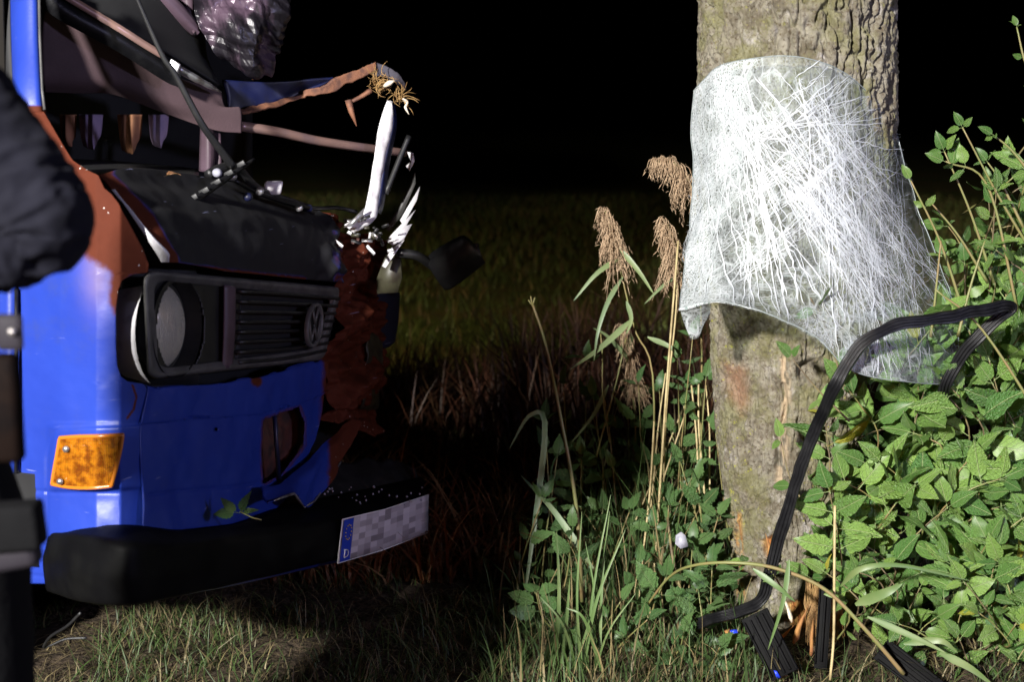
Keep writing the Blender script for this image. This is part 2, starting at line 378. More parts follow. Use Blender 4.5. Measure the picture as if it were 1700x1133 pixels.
blades('grass', B, .04+.09*RS.rand(n)**1.5, .0025+.003*RS.rand(n), .3+.9*RS.rand(n), gcols(n, (.046, .08, .018), (.16, .13, .06), .32), 'short green and straw coloured grass on the verge')
n = 9000; B = scatter(n, -2.4, 2.4, 2.7, 4.4)
blades('dry_grass', B, .03+.05*RS.rand(n), .002+.002*RS.rand(n), 1.5+2*RS.rand(n), gcols(n, (.11, .085, .04), (.20, .16, .08), .5), 'flattened dead straw lying between the green grass', droop=.8)
n = 9000; B = scatter(n, -1.2, 2.6, 4.4, 6.8); k = fbm(np.stack([B[:, 0]*2.2, B[:, 1]*2.2, 0*B[:, 0]+3], 1), 3) > .43; B = B[k]; n = len(B)
blades('undergrowth', B, (.2+.45*RS.rand(n))*(.5+fbm(B*1.7, 2))*np.where(B[:, 0] < 0, .62, 1), .006+.012*RS.rand(n), .2+.7*RS.rand(n), gcols(n, (.055, .018, .007), (.055, .026, .010), .45), 'tangle of rust brown weeds and dead grass behind the van', seg=4)
n = 34000; B = scatter(n, -4.5, 8, 6.3, 24)
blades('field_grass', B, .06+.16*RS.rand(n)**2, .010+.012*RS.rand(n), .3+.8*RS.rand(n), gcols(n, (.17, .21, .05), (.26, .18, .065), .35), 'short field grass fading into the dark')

n = 1100; x = .0+.85*RS.rand(n); y = 3.42+.85*RS.rand(n); k = ~((x > .50) & (y > 3.25) & (y < 3.76)); x = x[k]; y = y[k]; n = len(x); B = np.stack([x, y, 0*x], 1)
n2 = 520; x = -.08+.75*RS.rand(n2); y = 2.95+.5*RS.rand(n2); B2 = np.stack([x, y, 0*x], 1); B = np.concatenate([B, B2]); n1_ = n; n = len(B)
blades('tall_grass', B, np.concatenate([(.18+.5*RS.rand(n1_)**1.3)*(.4+.6*sstep(0, .5, B[:n1_, 0])), .06+.2*RS.rand(n2)**2]), .003+.005*RS.rand(n), .15+.8*RS.rand(n)**2, gcols(n, (.055, .10, .026), (.22, .175, .08), .36), 'thin tall grass tangled with dead straw left of the trunk', seg=4)
n = 2600; B = scatter(n, -.75, .2, 3.75, 4.6); k = fbm(np.stack([B[:, 0]*4, B[:, 1]*4, 0*B[:, 0]+5], 1), 3) > .45; B = B[k]; n = len(B)
blades('dead_weeds', B, .10+.32*RS.rand(n)**1.4, .004+.009*RS.rand(n), .3+1.2*RS.rand(n), gcols(n, (.16, .06, .022), (.22, .12, .05), .4), 'dead rust brown weeds in the shadow beside the van nose', seg=4)
# ================================================================== TREE
def trunk_table(z):
    T = [(-400, 1316, 155), (0, 1322, 157), (100, 1322, 158), (200, 1324, 159), (320, 1322, 156), (400, 1318, 149), (500, 1314, 140), (600, 1309, 130), (700, 1309, 121), (800, 1312, 113), (900, 1319, 107), (1000, 1326, 111), (1060, 1332, 124), (1110, 1338, 148), (1150, 1342, 180)]
    zz = np.array([P(1300, t[0], 3.5)[2] for t in T][::-1]); c = np.array([P(t[1], t[0], 3.5)[0] for t in T][::-1]); r = np.array([t[2]*P(1300, t[0], 3.5)[1]*1.0/F*1.0 for t in T][::-1])
    return np.interp(z, zz, c), np.interp(z, zz, r)
TD = 3.5
def build_tree():
    z = np.concatenate([np.linspace(-.12, 1.85, 680), np.linspace(1.9, 5.5, 60)]); nu = 600
    th = np.linspace(0, 2*math.pi, nu, endpoint=False)
    Z, TH = np.meshgrid(z, th, indexing='ij'); c, r = trunk_table(Z.ravel()); th_ = TH.ravel(); zf = Z.ravel()
    k = np.array([1., .0, 0])
    ux = np.cos(th_)*.26; uy = np.sin(th_)*.26
    wq = np.stack([ux*9, uy*9, zf*4], 1); wx = (fbm(wq, 3)-.5)*.05; wy = (fbm(wq+31, 3)-.5)*.05
    q = np.stack([(ux+wx)*30, (uy+wy)*30, zf*7.5], 1)
    n1 = fbm(q, 2); furrow = 1-sstep(0, .075, np.abs(n1-.5))
    q2 = np.stack([(ux+wy)*55, (uy+wx)*55, zf*22], 1); n2 = fbm(q2, 3); fur2 = 1-sstep(0, .055, np.abs(n2-.5))
    plate = fbm(np.stack([ux*60, uy*60, zf*30], 1), 4)
    up = sstep(.9, 1.25, zf); right = sstep(-.5, .6, np.cos(th_)+.0)
    amp = .6+.4*up
    d = -furrow*(.018+.004*right)*amp-fur2*.0085*(.6+.4*up)+(plate-.5)*.016+(fbm(wq*.7, 3)-.5)*.03
    fine = fbm(np.stack([ux*170, uy*170, zf*120], 1), 2); d = d+(fine-.5)*.009
    # ridge and hollow low on the right, gouge at the foot
    V = np.stack([c+np.cos(th_)*(r+d), TD+np.sin(th_)*(r+d)*1.0, zf], 1)
    px, py = proj(V); front = np.sin(th_) < .25
    crack = (1-sstep(1, 7, linedist(px, py, [(1300, 640), (1306, 680), (1298, 705), (1292, 730), (1290, 790)])))*front
    hole = sstep(-6, 10, polydist(px, py, [(1322, 604), (1352, 598), (1362, 618), (1345, 634), (1324, 628)]))*front
    gouge = sstep(-4, 12, polydist(px, py, [(1296, 1000), (1380, 990), (1400, 1100), (1310, 1090)]))*front
    g2 = sstep(-3, 6, polydist(px, py, [(1262, 898), (1284, 888), (1290, 930), (1270, 925)]))*front
    g3 = sstep(-3, 8, polydist(px, py, [(1216, 850), (1232, 850), (1238, 1000), (1220, 1000)]))*front
    rid = (1-sstep(2, 22, linedist(px, py, [(1330, 560), (1312, 640), (1316, 760), (1310, 860)])))*front
    d2 = d-.02*crack-.035*hole-.03*gouge-.02*g2-.006*g3+.012*rid
    V = np.stack([c+np.cos(th_)*(r+d2), TD+np.sin(th_)*(r+d2), zf], 1)
    wood = np.clip(gouge*sstep(.38, .55, fbm(np.stack([px/22, py/40, 0*px], 1), 3))+g2+.8*g3*sstep(.4, .6, plate), 0, 1)
    rust = sstep(-14, 16, polydist(px, py, [(1200, 602), (1236, 610), (1244, 668), (1232, 690), (1212, 660)]))*front*.8
    flake = (1-sstep(2, 14, linedist(px, py, [(1302, 600), (1304, 690), (1296, 800)])))*front*sstep(.4, .55, n2)
    lic = np.clip(1-up*.55, 0, 1)
    m, nt, out = newmat('tree_bark'); co = objco(nt)
    at = nd(nt, 'ShaderNodeAttribute', _attribute_name='mask'); s = nd(nt, 'ShaderNodeSeparateColor', Color=at.outputs['Color'])
    at2 = nd(nt, 'ShaderNodeAttribute', _attribute_name='lich'); s2 = nd(nt, 'ShaderNodeSeparateColor', Color=at2.outputs['Color'])
    b0 = mixc(nt, ramp(nt, noise(nt, co, 22, 8, .65), .35, .65), (.14, .118, .082), (.275, .25, .195))
    b0 = mixc(nt, ramp(nt, noise(nt, co, 110, 5), .5, .7), b0, (.10, .075, .05))
    b0 = mixc(nt, mth(nt, 'MULTIPLY', ramp(nt, noise(nt, co, 13, 7, .7), .56, .66), .55), b0, (.46, .43, .41))
    gl = ramp(nt, noise(nt, co, 9, 8, .7), .45, .6); b0 = mixc(nt, mth(nt, 'MULTIPLY', gl, .45), b0, (.17, .17, .05))
    yl = mth(nt, 'MULTIPLY', ramp(nt, noise(nt, co, 62, 6, .7), .60, .64), s2.outputs[0]); yl = mth(nt, 'MULTIPLY', yl, ramp(nt, noise(nt, co, 7, 3), .4, .6))
    b0 = mixc(nt, mth(nt, 'MULTIPLY', yl, .8), b0, (.38, .38, .055))
    b0 = mixc(nt, mth(nt, 'MULTIPLY', s.outputs[1], .75), b0, mixc(nt, noise(nt, co, 60, 4), (.33, .13, .06), (.24, .15, .09)))
    b0 = mixc(nt, mth(nt, 'MULTIPLY', s.outputs[2], .8), b0, (.5, .38, .25))
    wd = mixc(nt, ramp(nt, noise(nt, nd(nt, 'ShaderNodeMapping', Vector=co, Scale=(60, 60, 14)).outputs[0], 1, 4), .35, .65), (.34, .11, .03), (.55, .33, .1))
    c_ = mixc(nt, s.outputs[0], b0, wd)
    bp = nd(nt, 'ShaderNodeBump', Strength=1., Distance=.008, Height=noise(nt, co, 150, 8, .75))
    bs = nd(nt, 'ShaderNodeBsdfPrincipled', Base__Color=c_, Roughness=.88, Normal=bp.outputs[0]); bs.inputs['Specular IOR Level'].default_value = .25
    nt.links.new(bs.outputs[0], out.inputs[0]); M['bark'] = m
    T = thing('tree', 'thick rough-barked tree trunk wrapped by a shattered windscreen', 'tree', (float(trunk_table(0)[0]), TD, 0))
    o = ob('trunk', V, gridfaces(len(z), nu, True)[:, ::-1], m, T, col=np.stack([wood, rust, flake], 1)); setcol(o.data, np.stack([lic, lic, lic], 1), 'lich')
    cx = float(trunk_table(5.)[0])
    for a, zz in ((.4, 4.2), (2.6, 4.6), (4.4, 4.9)):
        pts = cr(np.array([[cx, TD, zz], [cx+math.cos(a)*.6, TD+math.sin(a)*.6, zz+.6], [cx+math.cos(a)*1.3, TD+math.sin(a)*1.3, zz+1.6]]), 8)
        v, f = tube(pts, np.linspace(.11, .05, 8), 8); lb = ob('limb', v, f, m, T, col=np.zeros((len(v), 3))); setcol(lb.data, np.zeros((len(v), 3)), 'lich')
build_tree()

# ================================================================== SHATTERED WINDSCREEN round the trunk
def build_screen():
    rows = [
     [(1152,150,3.42),(1190,112,3.31),(1260,95,3.20),(1330,95,3.17),(1400,119,3.22),(1450,162,3.31),(1482,205,3.46)],
     [(1147,195,3.42),(1195,185,3.26),(1260,180,3.17),(1330,185,3.15),(1400,200,3.20),(1455,225,3.29),(1497,250,3.44)],
     [(1150,290,3.38),(1200,280,3.23),(1265,280,3.14),(1335,285,3.13),(1405,300,3.17),(1465,320,3.27),(1520,335,3.43)],
     [(1141,400,3.30),(1200,390,3.17),(1265,390,3.11),(1335,400,3.10),(1410,410,3.14),(1480,420,3.24),(1558,430,3.40)],
     [(1132,470,3.22),(1195,465,3.12),(1270,478,3.08),(1340,490,3.07),(1415,500,3.10),(1495,510,3.19),(1583,510,3.36)],
     [(1128,508,3.15),(1200,496,3.07),(1285,520,3.03),(1350,551,3.03),(1420,570,3.06),(1505,590,3.14),(1591,580,3.32)],
     [(1129,512,3.14),(1202,500,3.06),(1287,527,3.02),(1352,558,3.02),(1411,614,3.04),(1500,634,3.11),(1590,640,3.3)]]
    rows = [[(x, y, d-b) for x, y, d in r] for r, b in zip(rows, (0, 0, .01, .04, .09, .14, .15))]
    nv, nu = 130, 120; V, Fc = patch(rows, nv, nu)
    wob = (fbm(V*14, 2)-.5)*.012; N = norms(V, nv, nu); V = V+N*wob[:, None]; N = norms(V, nv, nu)
    if N[:, 1].mean() > 0: N = -N
    px, py = proj(V)
    flap, ff = patch([[(1129,512,2.992),(1150,507,2.96),(1180,502,2.93)],[(1134,532,3.01),(1155,530,3.0),(1178,522,3.0)],[(1147,565,3.03),(1160,560,3.03),(1168,540,3.02)]], 14, 14)
    milk = np.clip(.10+.78*(1-sstep(1165, 1290, px+.12*(py-250)+90*(fbm(np.stack([px/55, py/55, 0*px], 1), 2)-.5)))-.22*sstep(1440, 1560, px), .05, .92)
    milk = milk*(.55+.9*fbm(np.stack([px/30, py/30, 0*px], 1), 3))
    m, nt, out = newmat('shattered_laminated_glass'); co = objco(nt)
    at = nd(nt, 'ShaderNodeAttribute', _attribute_name='mask'); s = nd(nt, 'ShaderNodeSeparateColor', Color=at.outputs['Color'])
    nz = nd(nt, 'ShaderNodeTexNoise', Vector=co, Scale=30., Detail=3).outputs['Color']
    wc = nd(nt, 'ShaderNodeVectorMath', _operation='MULTIPLY_ADD', i0=nz, i1=(.02, .02, .02), i2=co).outputs[0]
    def web(scale, vec, lo, hi):
        v = nd(nt, 'ShaderNodeTexVoronoi', _feature='DISTANCE_TO_EDGE', Vector=vec, Scale=scale).outputs[0]; return mth(nt, 'SUBTRACT', 1, ramp(nt, v, lo, hi))
    st1 = nd(nt, 'ShaderNodeMapping', Vector=wc, Rotation=(0, .55, 0), Scale=(1, 1, .42)).outputs[0]; st2 = nd(nt, 'ShaderNodeMapping', Vector=wc, Rotation=(0, -.5, 0), Scale=(1, 1, .5)).outputs[0]
    w1 = web(30., st1, .02, .085); w2 = web(38., st2, .02, .085); w3 = web(125., wc, .05, .2); wide = mth(nt, 'MAXIMUM', web(30., st1, .08, .3), web(40., st2, .08, .3))
    g1 = ramp(nt, noise(nt, co, 13, 4), .40, .56); g2 = ramp(nt, noise(nt, nd(nt, 'ShaderNodeMapping', Vector=co, Location=(3, 1, 2)).outputs[0], 11, 4), .42, .58)
    web_ = mth(nt, 'MAXIMUM', mth(nt, 'MULTIPLY', w1, g1), mth(nt, 'MULTIPLY', w2, g2))
    near = mth(nt, 'MAXIMUM', mth(nt, 'MULTIPLY', wide, .38), s.outputs[0])
    f = mth(nt, 'MAXIMUM', mth(nt, 'MULTIPLY', web_, mth(nt, 'ADD', .38, mth(nt, 'MULTIPLY', s.outputs[0], .65))), mth(nt, 'MULTIPLY', mth(nt, 'MULTIPLY', w3, near), mth(nt, 'ADD', .35, mth(nt, 'MULTIPLY', s.outputs[0], .75))))
    f = mth(nt, 'MULTIPLY', mth(nt, 'MINIMUM', mth(nt, 'ADD', f, mth(nt, 'MULTIPLY', s.outputs[0], .10)), .95), s.outputs[1])
    wh = nd(nt, 'ShaderNodeBsdfDiffuse', Color=(.62, .65, .67, 1)); wt = nd(nt, 'ShaderNodeBsdfTranslucent', Color=(.6, .64, .65, 1))
    white = nd(nt, 'ShaderNodeMixShader', i0=.3, i1=wh.outputs[0], i2=wt.outputs[0])
    tr = nd(nt, 'ShaderNodeBsdfTransparent', Color=(.93, .97, .95, 1)); gl = nd(nt, 'ShaderNodeBsdfGlossy', Color=(1, 1, 1, 1), Roughness=.4)
    bp = nd(nt, 'ShaderNodeBump', Strength=.5, Distance=.004, Height=noise(nt, co, 90, 4)); nt.links.new(bp.outputs[0], gl.inputs['Normal'])
    clear = nd(nt, 'ShaderNodeMixShader', i0=.008, i1=tr.outputs[0], i2=gl.outputs[0])
    mx = nd(nt, 'ShaderNodeMixShader', i0=f, i1=clear.outputs[0], i2=white.outputs[0]); nt.links.new(mx.outputs[0], out.inputs[0])
    T = thing('windscreen', 'shattered white windscreen wrapped around the tree trunk', 'windscreen', tuple(P(1330, 560, 3.1)))
    Vj, Fj = join([(V, Fc), (flap, ff)])
    ob('glass_sheet', Vj, Fj, m, T, col=np.stack([np.concatenate([milk, np.full(len(flap), .5)]), np.concatenate([1-.85*sstep(1440, 1555, px-.25*(py-400)), np.ones(len(flap))]), np.zeros(len(V)+len(flap))], 1), solid=.004)
    # cut edge of the laminate
    mcr = bpy.data.materials.new('crack_white'); mcr.use_nodes = True; nt = mcr.node_tree; nt.nodes.clear(); out = nt.nodes.new('ShaderNodeOutputMaterial')
    a = nd(nt, 'ShaderNodeBsdfDiffuse', Color=(.68, .71, .74, 1)); b = nd(nt, 'ShaderNodeBsdfTranslucent', Color=(.55, .6, .62, 1)); mx = nd(nt, 'ShaderNodeMixShader', i0=.3, i1=a.outputs[0], i2=b.outputs[0]); nt.links.new(mx.outputs[0], out.inputs[0])
    A = V.reshape(nv, nu, 3); edge = np.concatenate([A[0], A[:, -1][1:], A[-1][::-1][1:], A[:, 0][::-1][1:]])
    v, fcs = tube(edge, .0013, 5, False); ob('cut_edge', v, fcs, mat('glass_edge', (.22, .25, .25), .25), T)
    # fracture lines: ribbons lying on the sheet
    R = random.Random(5); g = np.stack([px, py], 1); dep = V[:, 1]
    L = []    # (points px, width m)
    def crackline(x, y, ang, ln, wd, wander=.1, step=9):
        pts = [(x, y)]; a = ang
        for k in range(max(2, int(ln/step))):
            a += R.gauss(0, wander); a += (ang-a)*.25; a2 = a+R.gauss(0, .17); x += math.cos(a2)*step; y += math.sin(a2)*step; pts.append((x, y))
        L.append((pts, wd))
    IX, IY = 1215, 225
    for k in range(50):
        a = R.uniform(-.6, 2.2) if R.random() < .75 else R.uniform(0, 6.28); r0 = R.uniform(15, 200)
        crackline(IX+math.cos(a)*r0, IY+math.sin(a)*r0, a, R.uniform(40, 380), R.uniform(.0006, .0017), .07)
    for k in range(110):   # steep bundles down the right half
        y = R.uniform(110, 440); x = R.choice([1338, 1362, 1392, 1418, 1440, 1462])+(y-110)*.16+R.gauss(0, 5)
        crackline(x, y, R.gauss(1.42, .07), R.uniform(80, 300), R.uniform(.0004, .0013), .03)
    for k in range(150):    # diagonal band from upper left to the lower point
        t = R.random(); b0 = R.choice([1165, 1192, 1225, 1250, 1290, 1318]); y = 120+t*290; x = b0+t*200+R.gauss(0, 6); crackline(x, y, R.gauss(.96, .08), R.uniform(70, 260), R.uniform(.0005, .0018), .04)
    for k in range(75):    # opposing diagonals
        t = R.random(); b0 = R.choice([330, 395, 450, 520]); x = 1145+t*230; y = b0-t*170+R.gauss(0, 7); crackline(x, y, R.gauss(-.7, .1), R.uniform(60, 200), R.uniform(.0004, .0013), .05)
    for k in range(26):    # strong white ribs
        x = R.uniform(1170, 1440); y = R.uniform(110, 330); crackline(x, y, R.choice([R.gauss(1.0, .1), R.gauss(1.4, .08)]), R.uniform(160, 360), R.uniform(.0016, .0028), .03)
    for k in range(40):
        x = R.uniform(1300, 1470); y = R.uniform(500, 600); crackline(x, y, R.gauss(1.3, .5), R.uniform(25, 110), R.uniform(.0004, .001), .08)
    nl = len(L)
    for k in range(9500):  # fishbone splinters off the long lines
        pts, wd = L[R.randrange(nl)]; i = R.randrange(len(pts)-1); (x0, y0), (x1, y1) = pts[i], pts[i+1]; t = R.random()
        x = x0+(x1-x0)*t; y = y0+(y1-y0)*t; a = math.atan2(y1-y0, x1-x0)+R.choice([-1, 1])*R.gauss(.95, .35)
        if x > 1360 and R.random() < .45: continue
        crackline(x, y, a, R.uniform(6, 19), R.uniform(.0002, .00065), .25, 6)
    pa = np.concatenate([np.array(l[0]) for l in L]); idx = np.zeros(len(pa), int); dd = np.zeros(len(pa))
    gs = g.astype(np.float32)
    for i0 in range(0, len(pa), 600):
        q = pa[i0:i0+600].astype(np.float32); D = (q[:, None, 0]-gs[None, :, 0])**2+(q[:, None, 1]-gs[None, :, 1])**2
        idx[i0:i0+600] = D.argmin(1); dd[i0:i0+600] = D.min(1)
    RV = []; RF = []; o = 0; nn = 0
    for pts, wd in L:
        m_ = len(pts); ii = idx[o:o+m_]; ok = dd[o:o+m_] < 30; o += m_
        k = m_ if ok.all() else int(np.argmin(ok))
        if k < 2: continue
        C = np.array([P(pts[j][0], pts[j][1], dep[ii[j]]) for j in range(k)])+N[ii[:k]]*.0035
        tg = np.gradient(C, axis=0); sd = np.cross(tg, N[ii[:k]]); sd /= np.linalg.norm(sd, axis=1, keepdims=True)+1e-12
        tp = np.minimum(1, np.minimum(np.arange(k)+.35, k-1-np.arange(k)+.15)/1.5)[:, None]
        wd = wd*.62; jit = np.array([R.uniform(.5, 1.5) for _ in range(k)])[:, None]
        RV.append(np.stack([C-sd*wd*tp*jit, C+sd*wd*tp*jit], 1).reshape(-1, 3))
        RF += [[nn+2*j, nn+2*j+1, nn+2*j+3, nn+2*j+2] for j in range(k-1)]; nn += 2*k
    ob('fracture_lines', np.concatenate(RV), RF, mcr, T)['kind'] = 'stuff'
build_screen()

# ================================================================== CRASHED VAN
VAN = thing('crashed_van', 'wrecked blue van with rust-red primer patches and torn-off front corner', 'van', (-1.0, 3.2, 0))
FN = np.array([.973, -.23, 0]); FT = np.array([.23, .973, 0]); UP = np.array([0, 0, 1.])
def Df(px): return np.interp(px, [150, 200, 240, 263, 328, 390, 450, 517, 560, 600, 650, 700], [2.55, 2.575, 2.633, 2.69, 2.86, 3.045, 3.25, 3.5, 3.68, 3.84, 4.0, 4.1])
def Ds(px, py): return np.interp(px, [-400, 0, 30, 100, 160, 200, 245], [2.80, 2.655, 2.64, 2.60, 2.572, 2.575, 2.64])+np.maximum(290-py, 0)*.0007
GROOVES = [([(78, 900), (78, 760), (84, 735), (90, 717), (100, 711), (200, 707), (240, 702)], 2.2, .004), ([(30, 812), (90, 818), (190, 818), (240, 812)], 2.5, .003), ([(30, 955), (75, 958)], 2, .003)]
def corner_panel():
    lo = [(185, 50, 72), (225, 43, 95), (250, 40, 110), (267, 37, 121), (283, 35, 146), (291, 33, 163), (313, 32, 173), (322, 32, 184), (337, 31, 196), (374, 31, 217), (414, 31, 238), (438, 31, 247), (452, 31, 246), (456, 31, 220), (466, 31, 203), (482, 31, 196), (515, 31, 192), (576, 31, 192), (608, 31, 194), (625, 31, 200), (634, 31, 212), (638, 31, 238), (646, 31, 244), (700, 31, 233), (760, 31, 232), (812, 31, 236), (850, 31, 240), (900, 31, 238), (970, 33, 200)]
    ys = np.concatenate([np.linspace(185, 452, 110), np.linspace(453, 470, 14), np.linspace(471, 605, 50), np.linspace(606, 646, 40), np.linspace(648, 970, 120)])
    a = np.interp(ys, [l[0] for l in lo], [l[1] for l in lo]); b = np.interp(ys, [l[0] for l in lo], [l[2] for l in lo])
    nu = 90; V = []
    for y, x0, x1 in zip(ys, a, b):
        for t in np.linspace(0, 1, nu): x = x0+(x1-x0)*t; V.append((x, y))
    px, py = np.array(V).T; D = Ds(px, py)
    for Lg, wd, dp in GROOVES: D = D+dp*np.exp(-(linedist(px, py, Lg)/wd)**2)
    D = D-.010*sstep(700, 712, py)*sstep(76, 92, px)*(1-sstep(806, 822, py))  # pressed indicator field
    D = D+.006*(fbm(np.stack([px/60, py/60, 0*px], 1), 3)-.5)
    D = D-.02*sstep(815, 900, py)*(sstep(60, 140, px))
    V = np.array([P(x, y, d) for x, y, d in zip(px, py, D)])
    pr = sstep(-30, 22, polydist(px, py, [(30, 172), (80, 172), (100, 220), (130, 268), (260, 285), (262, 460), (215, 456), (197, 490), (192, 520), (184, 500), (186, 450), (110, 400), (80, 330), (45, 270), (36, 195)]))
    pr = np.maximum(pr, (1-sstep(1.2, 3, linedist(px, py, [(220, 640), (227, 660), (222, 680), (211, 695)])))*.9)
    pale = np.exp(-((px-165)/28)**2-((py-450)/62)**2)*.5
    return V, gridfaces(len(ys), nu), np.stack([pr, np.clip(pale, 0, 1), 0*pr], 1)
v, f, c = corner_panel(); ob('corner_panel', v, f, M['paint'], VAN, col=c, solid=.004)
# near windscreen pillar
v, f = patch([[(16,-60,2.82),(28,-60,2.80),(48,-60,2.79),(62,-60,2.80),(66,-60,2.85)],[(18,60,2.78),(28,60,2.76),(49,60,2.75),(64,60,2.76),(68,60,2.81)],[(22,150,2.74),(30,150,2.715),(52,150,2.71),(68,150,2.72),(72,150,2.77)],[(30,190,2.74),(42,190,2.705),(58,190,2.70),(72,190,2.712),(77,190,2.76)]], 60, 24)
px, py = proj(v); ob('windscreen_pillar', v, f, M['paint'], VAN, col=np.stack([sstep(168, 182, py), 0*px, 0*px], 1), solid=.004)
v, f = tube(PP([(64, -60, 2.79), (66, 60, 2.75), (70, 150, 2.71), (74, 182, 2.70)]), .003, 6); ob('pillar_trim', v, f, M['grey_plastic'], VAN)
v, f = patch([[(2,-60,2.86),(10,-60,2.85),(18,-60,2.85)],[(4,80,2.8),(12,80,2.79),(20,80,2.79)],[(14,180,2.76),(22,180,2.75),(30,180,2.75)]], 20, 6); ob('door_frame', v, f, M['dark'], VAN, solid=.02)
# door, its window and the rest of the near flank (mostly outside the frame)
v, f = patch([[(-900, 470, 2.98), (-500, 470, 2.86), (-150, 470, 2.74), (22, 470, 2.655)], [(-900, 700, 2.95), (-500, 700, 2.82), (-150, 700, 2.70), (22, 700, 2.63)], [(-900, 965, 2.98), (-500, 965, 2.85), (-150, 965, 2.73), (23, 965, 2.655)]], 40, 40)
door = ob('door', v, f, M['paint'], VAN, col=np.zeros((len(v), 3)), solid=.02)
v, f = patch([[(-900, -500, 3.12), (-300, -500, 3.0), (4, -500, 2.9)], [(-900, 0, 3.02), (-300, 0, 2.9), (4, 0, 2.8)], [(-900, 466, 2.99), (-300, 466, 2.8), (20, 466, 2.70)]], 12, 12); ob('door_window', v, f, mat('tinted_window', (.02, .018, .016), .08, trans=0), door, solid=.005)
v, f = tube(PP([(27, 480, 2.63), (27, 560, 2.625), (26, 700, 2.62), (27, 830, 2.63), (29, 960, 2.65)]), .004, 6); ob('door_seal', v, f, M['rubber'], VAN)
v, f = patch([[(-900, -520, 3.12), (-300, -520, 3.0), (40, -520, 2.9), (66, -200, 2.85)], [(-900, -520, 4.4), (-300, -520, 4.3), (40, -480, 4.1), (200, -190, 3.9)]], 10, 20); ob('roof', v, f, M['paint'], VAN, col=np.zeros((len(v), 3)), solid=.02)
# front wheel under the door
def wheel():
    c = np.array([-1.62, 2.98, .33]); ax = np.array([.23, .973, 0]); a = np.array([.973, -.23, 0])
    prof = [(.20, -.09), (.29, -.10), (.325, -.08), (.33, 0), (.325, .08), (.29, .10), (.20, .09)]; n = 36; V = []
    for k in range(n):
        q = 2*math.pi*k/n; d = a*math.cos(q)+UP*math.sin(q)
        for r, h in prof: V.append(c+d*r+ax*h)
    return np.array(V), gridfaces(n, len(prof))
v, f = wheel(); n = len(v)//7; f = [list(q) for q in f]+[[(n-1)*7+j, j, j+1, (n-1)*7+j+1] for j in range(6)]
wh = ob('wheel', v, f, M['rubber'], VAN); cc = np.array([-1.62, 2.98, .33]); rim = [cc+np.array([.23, .973, 0])*-.06+.2*(np.array([.973, -.23, 0])*math.cos(q)+UP*math.sin(q)) for q in np.linspace(0, 6.283, 32, endpoint=False)]
ob('rim', np.array(rim+[cc+np.array([.23, .973, 0])*-.08]), [[k, (k+1) % 32, 32] for k in range(32)], M['grey_plastic'], wh)
v, f = patch([[(225, 425, 2.98), (330, 440, 3.2), (470, 455, 3.62), (600, 440, 4.1), (650, 440, 4.3)], [(225, 560, 2.98), (330, 560, 3.2), (470, 560, 3.62), (600, 560, 4.1), (640, 560, 4.3)], [(225, 760, 2.98), (330, 760, 3.2), (470, 760, 3.62), (560, 740, 4.0), (600, 700, 4.2)]], 10, 16); ob('dark_backing', v, f, M['dark'], VAN, solid=.01)  # near-black sheet added so the gaps round bonnet and grille stay dark
# bonnet
def hood():
    rows = [[(163,290,2.70),(225,279,2.86),(307,288,3.07),(380,302,3.25),(450,322,3.5),(525,345,3.75)],
            [(178,304,2.68),(222,302,2.80),(315,309,3.05),(385,318,3.22),(455,335,3.45),(540,358,3.75)],
            [(190,318,2.665),(228,318,2.75),(318,327,2.99),(390,336,3.17),(460,350,3.4),(548,372,3.72)],
            [(212,345,2.655),(250,345,2.74),(330,352,2.96),(402,360,3.13),(470,372,3.35),(560,390,3.70)],
            [(245,392,2.66),(285,390,2.74),(355,400,2.95),(425,408,3.14),(488,418,3.36),(578,425,3.72)],
            [(278,436,2.70),(310,438,2.79),(375,450,2.98),(440,457,3.19),(505,464,3.43),(578,470,3.72)]]
    nv, nu = 90, 140; V, Fc = patch(rows, nv, nu); px, py = proj(V)
    N = norms(V, nv, nu); crump = sstep(500, 560, px)
    V = V+N*((fbm(V*10, 3)-.5)*.012+crump*folds(V, 9, 5, 30, .22, 9))[:, None]
    V = V+N*(-.006*np.exp(-(linedist(px, py, [(262, 352), (330, 365), (400, 372)])/10)**2))[:, None]
    pr = np.maximum(1-sstep(6, 34, linedist(px, py, [(160, 290), (185, 312), (230, 355), (278, 436)])), sstep(530, 560, px)*.9*sstep(.35, .6, fbm(V*16, 3)))
    pr = np.maximum(pr, sstep(163, 215, 215+163-px)*(py < 320)); pr = np.maximum(pr, .75*(1-sstep(3, 12, linedist(px, py, [(278, 440), (375, 452), (505, 466)]))))
    return V, Fc, np.stack([pr, 0*pr, 1-sstep(.4, .6, pr)], 1)
v, f, c = hood(); ob('bonnet', v, f, M['paint'], VAN, col=c, solid=.004)
v, f = patch([[(184,315,2.655),(190,314,2.655)],[(202,335,2.65),(215,345,2.65)],[(232,380,2.65),(252,393,2.65)],[(256,416,2.66),(278,422,2.66)],[(268,436,2.68),(281,436,2.69)]], 40, 5)
ob('bonnet_flange', v, f, M['white_metal'], VAN, solid=.006)
v, f = patch([[(188,325,2.80),(215,335,2.80)],[(205,450,2.82),(330,460,2.95)],[(188,640,2.80),(330,640,2.95)]], 12, 6); ob('inner_wing', v, f, M['dark'], VAN, solid=.01)
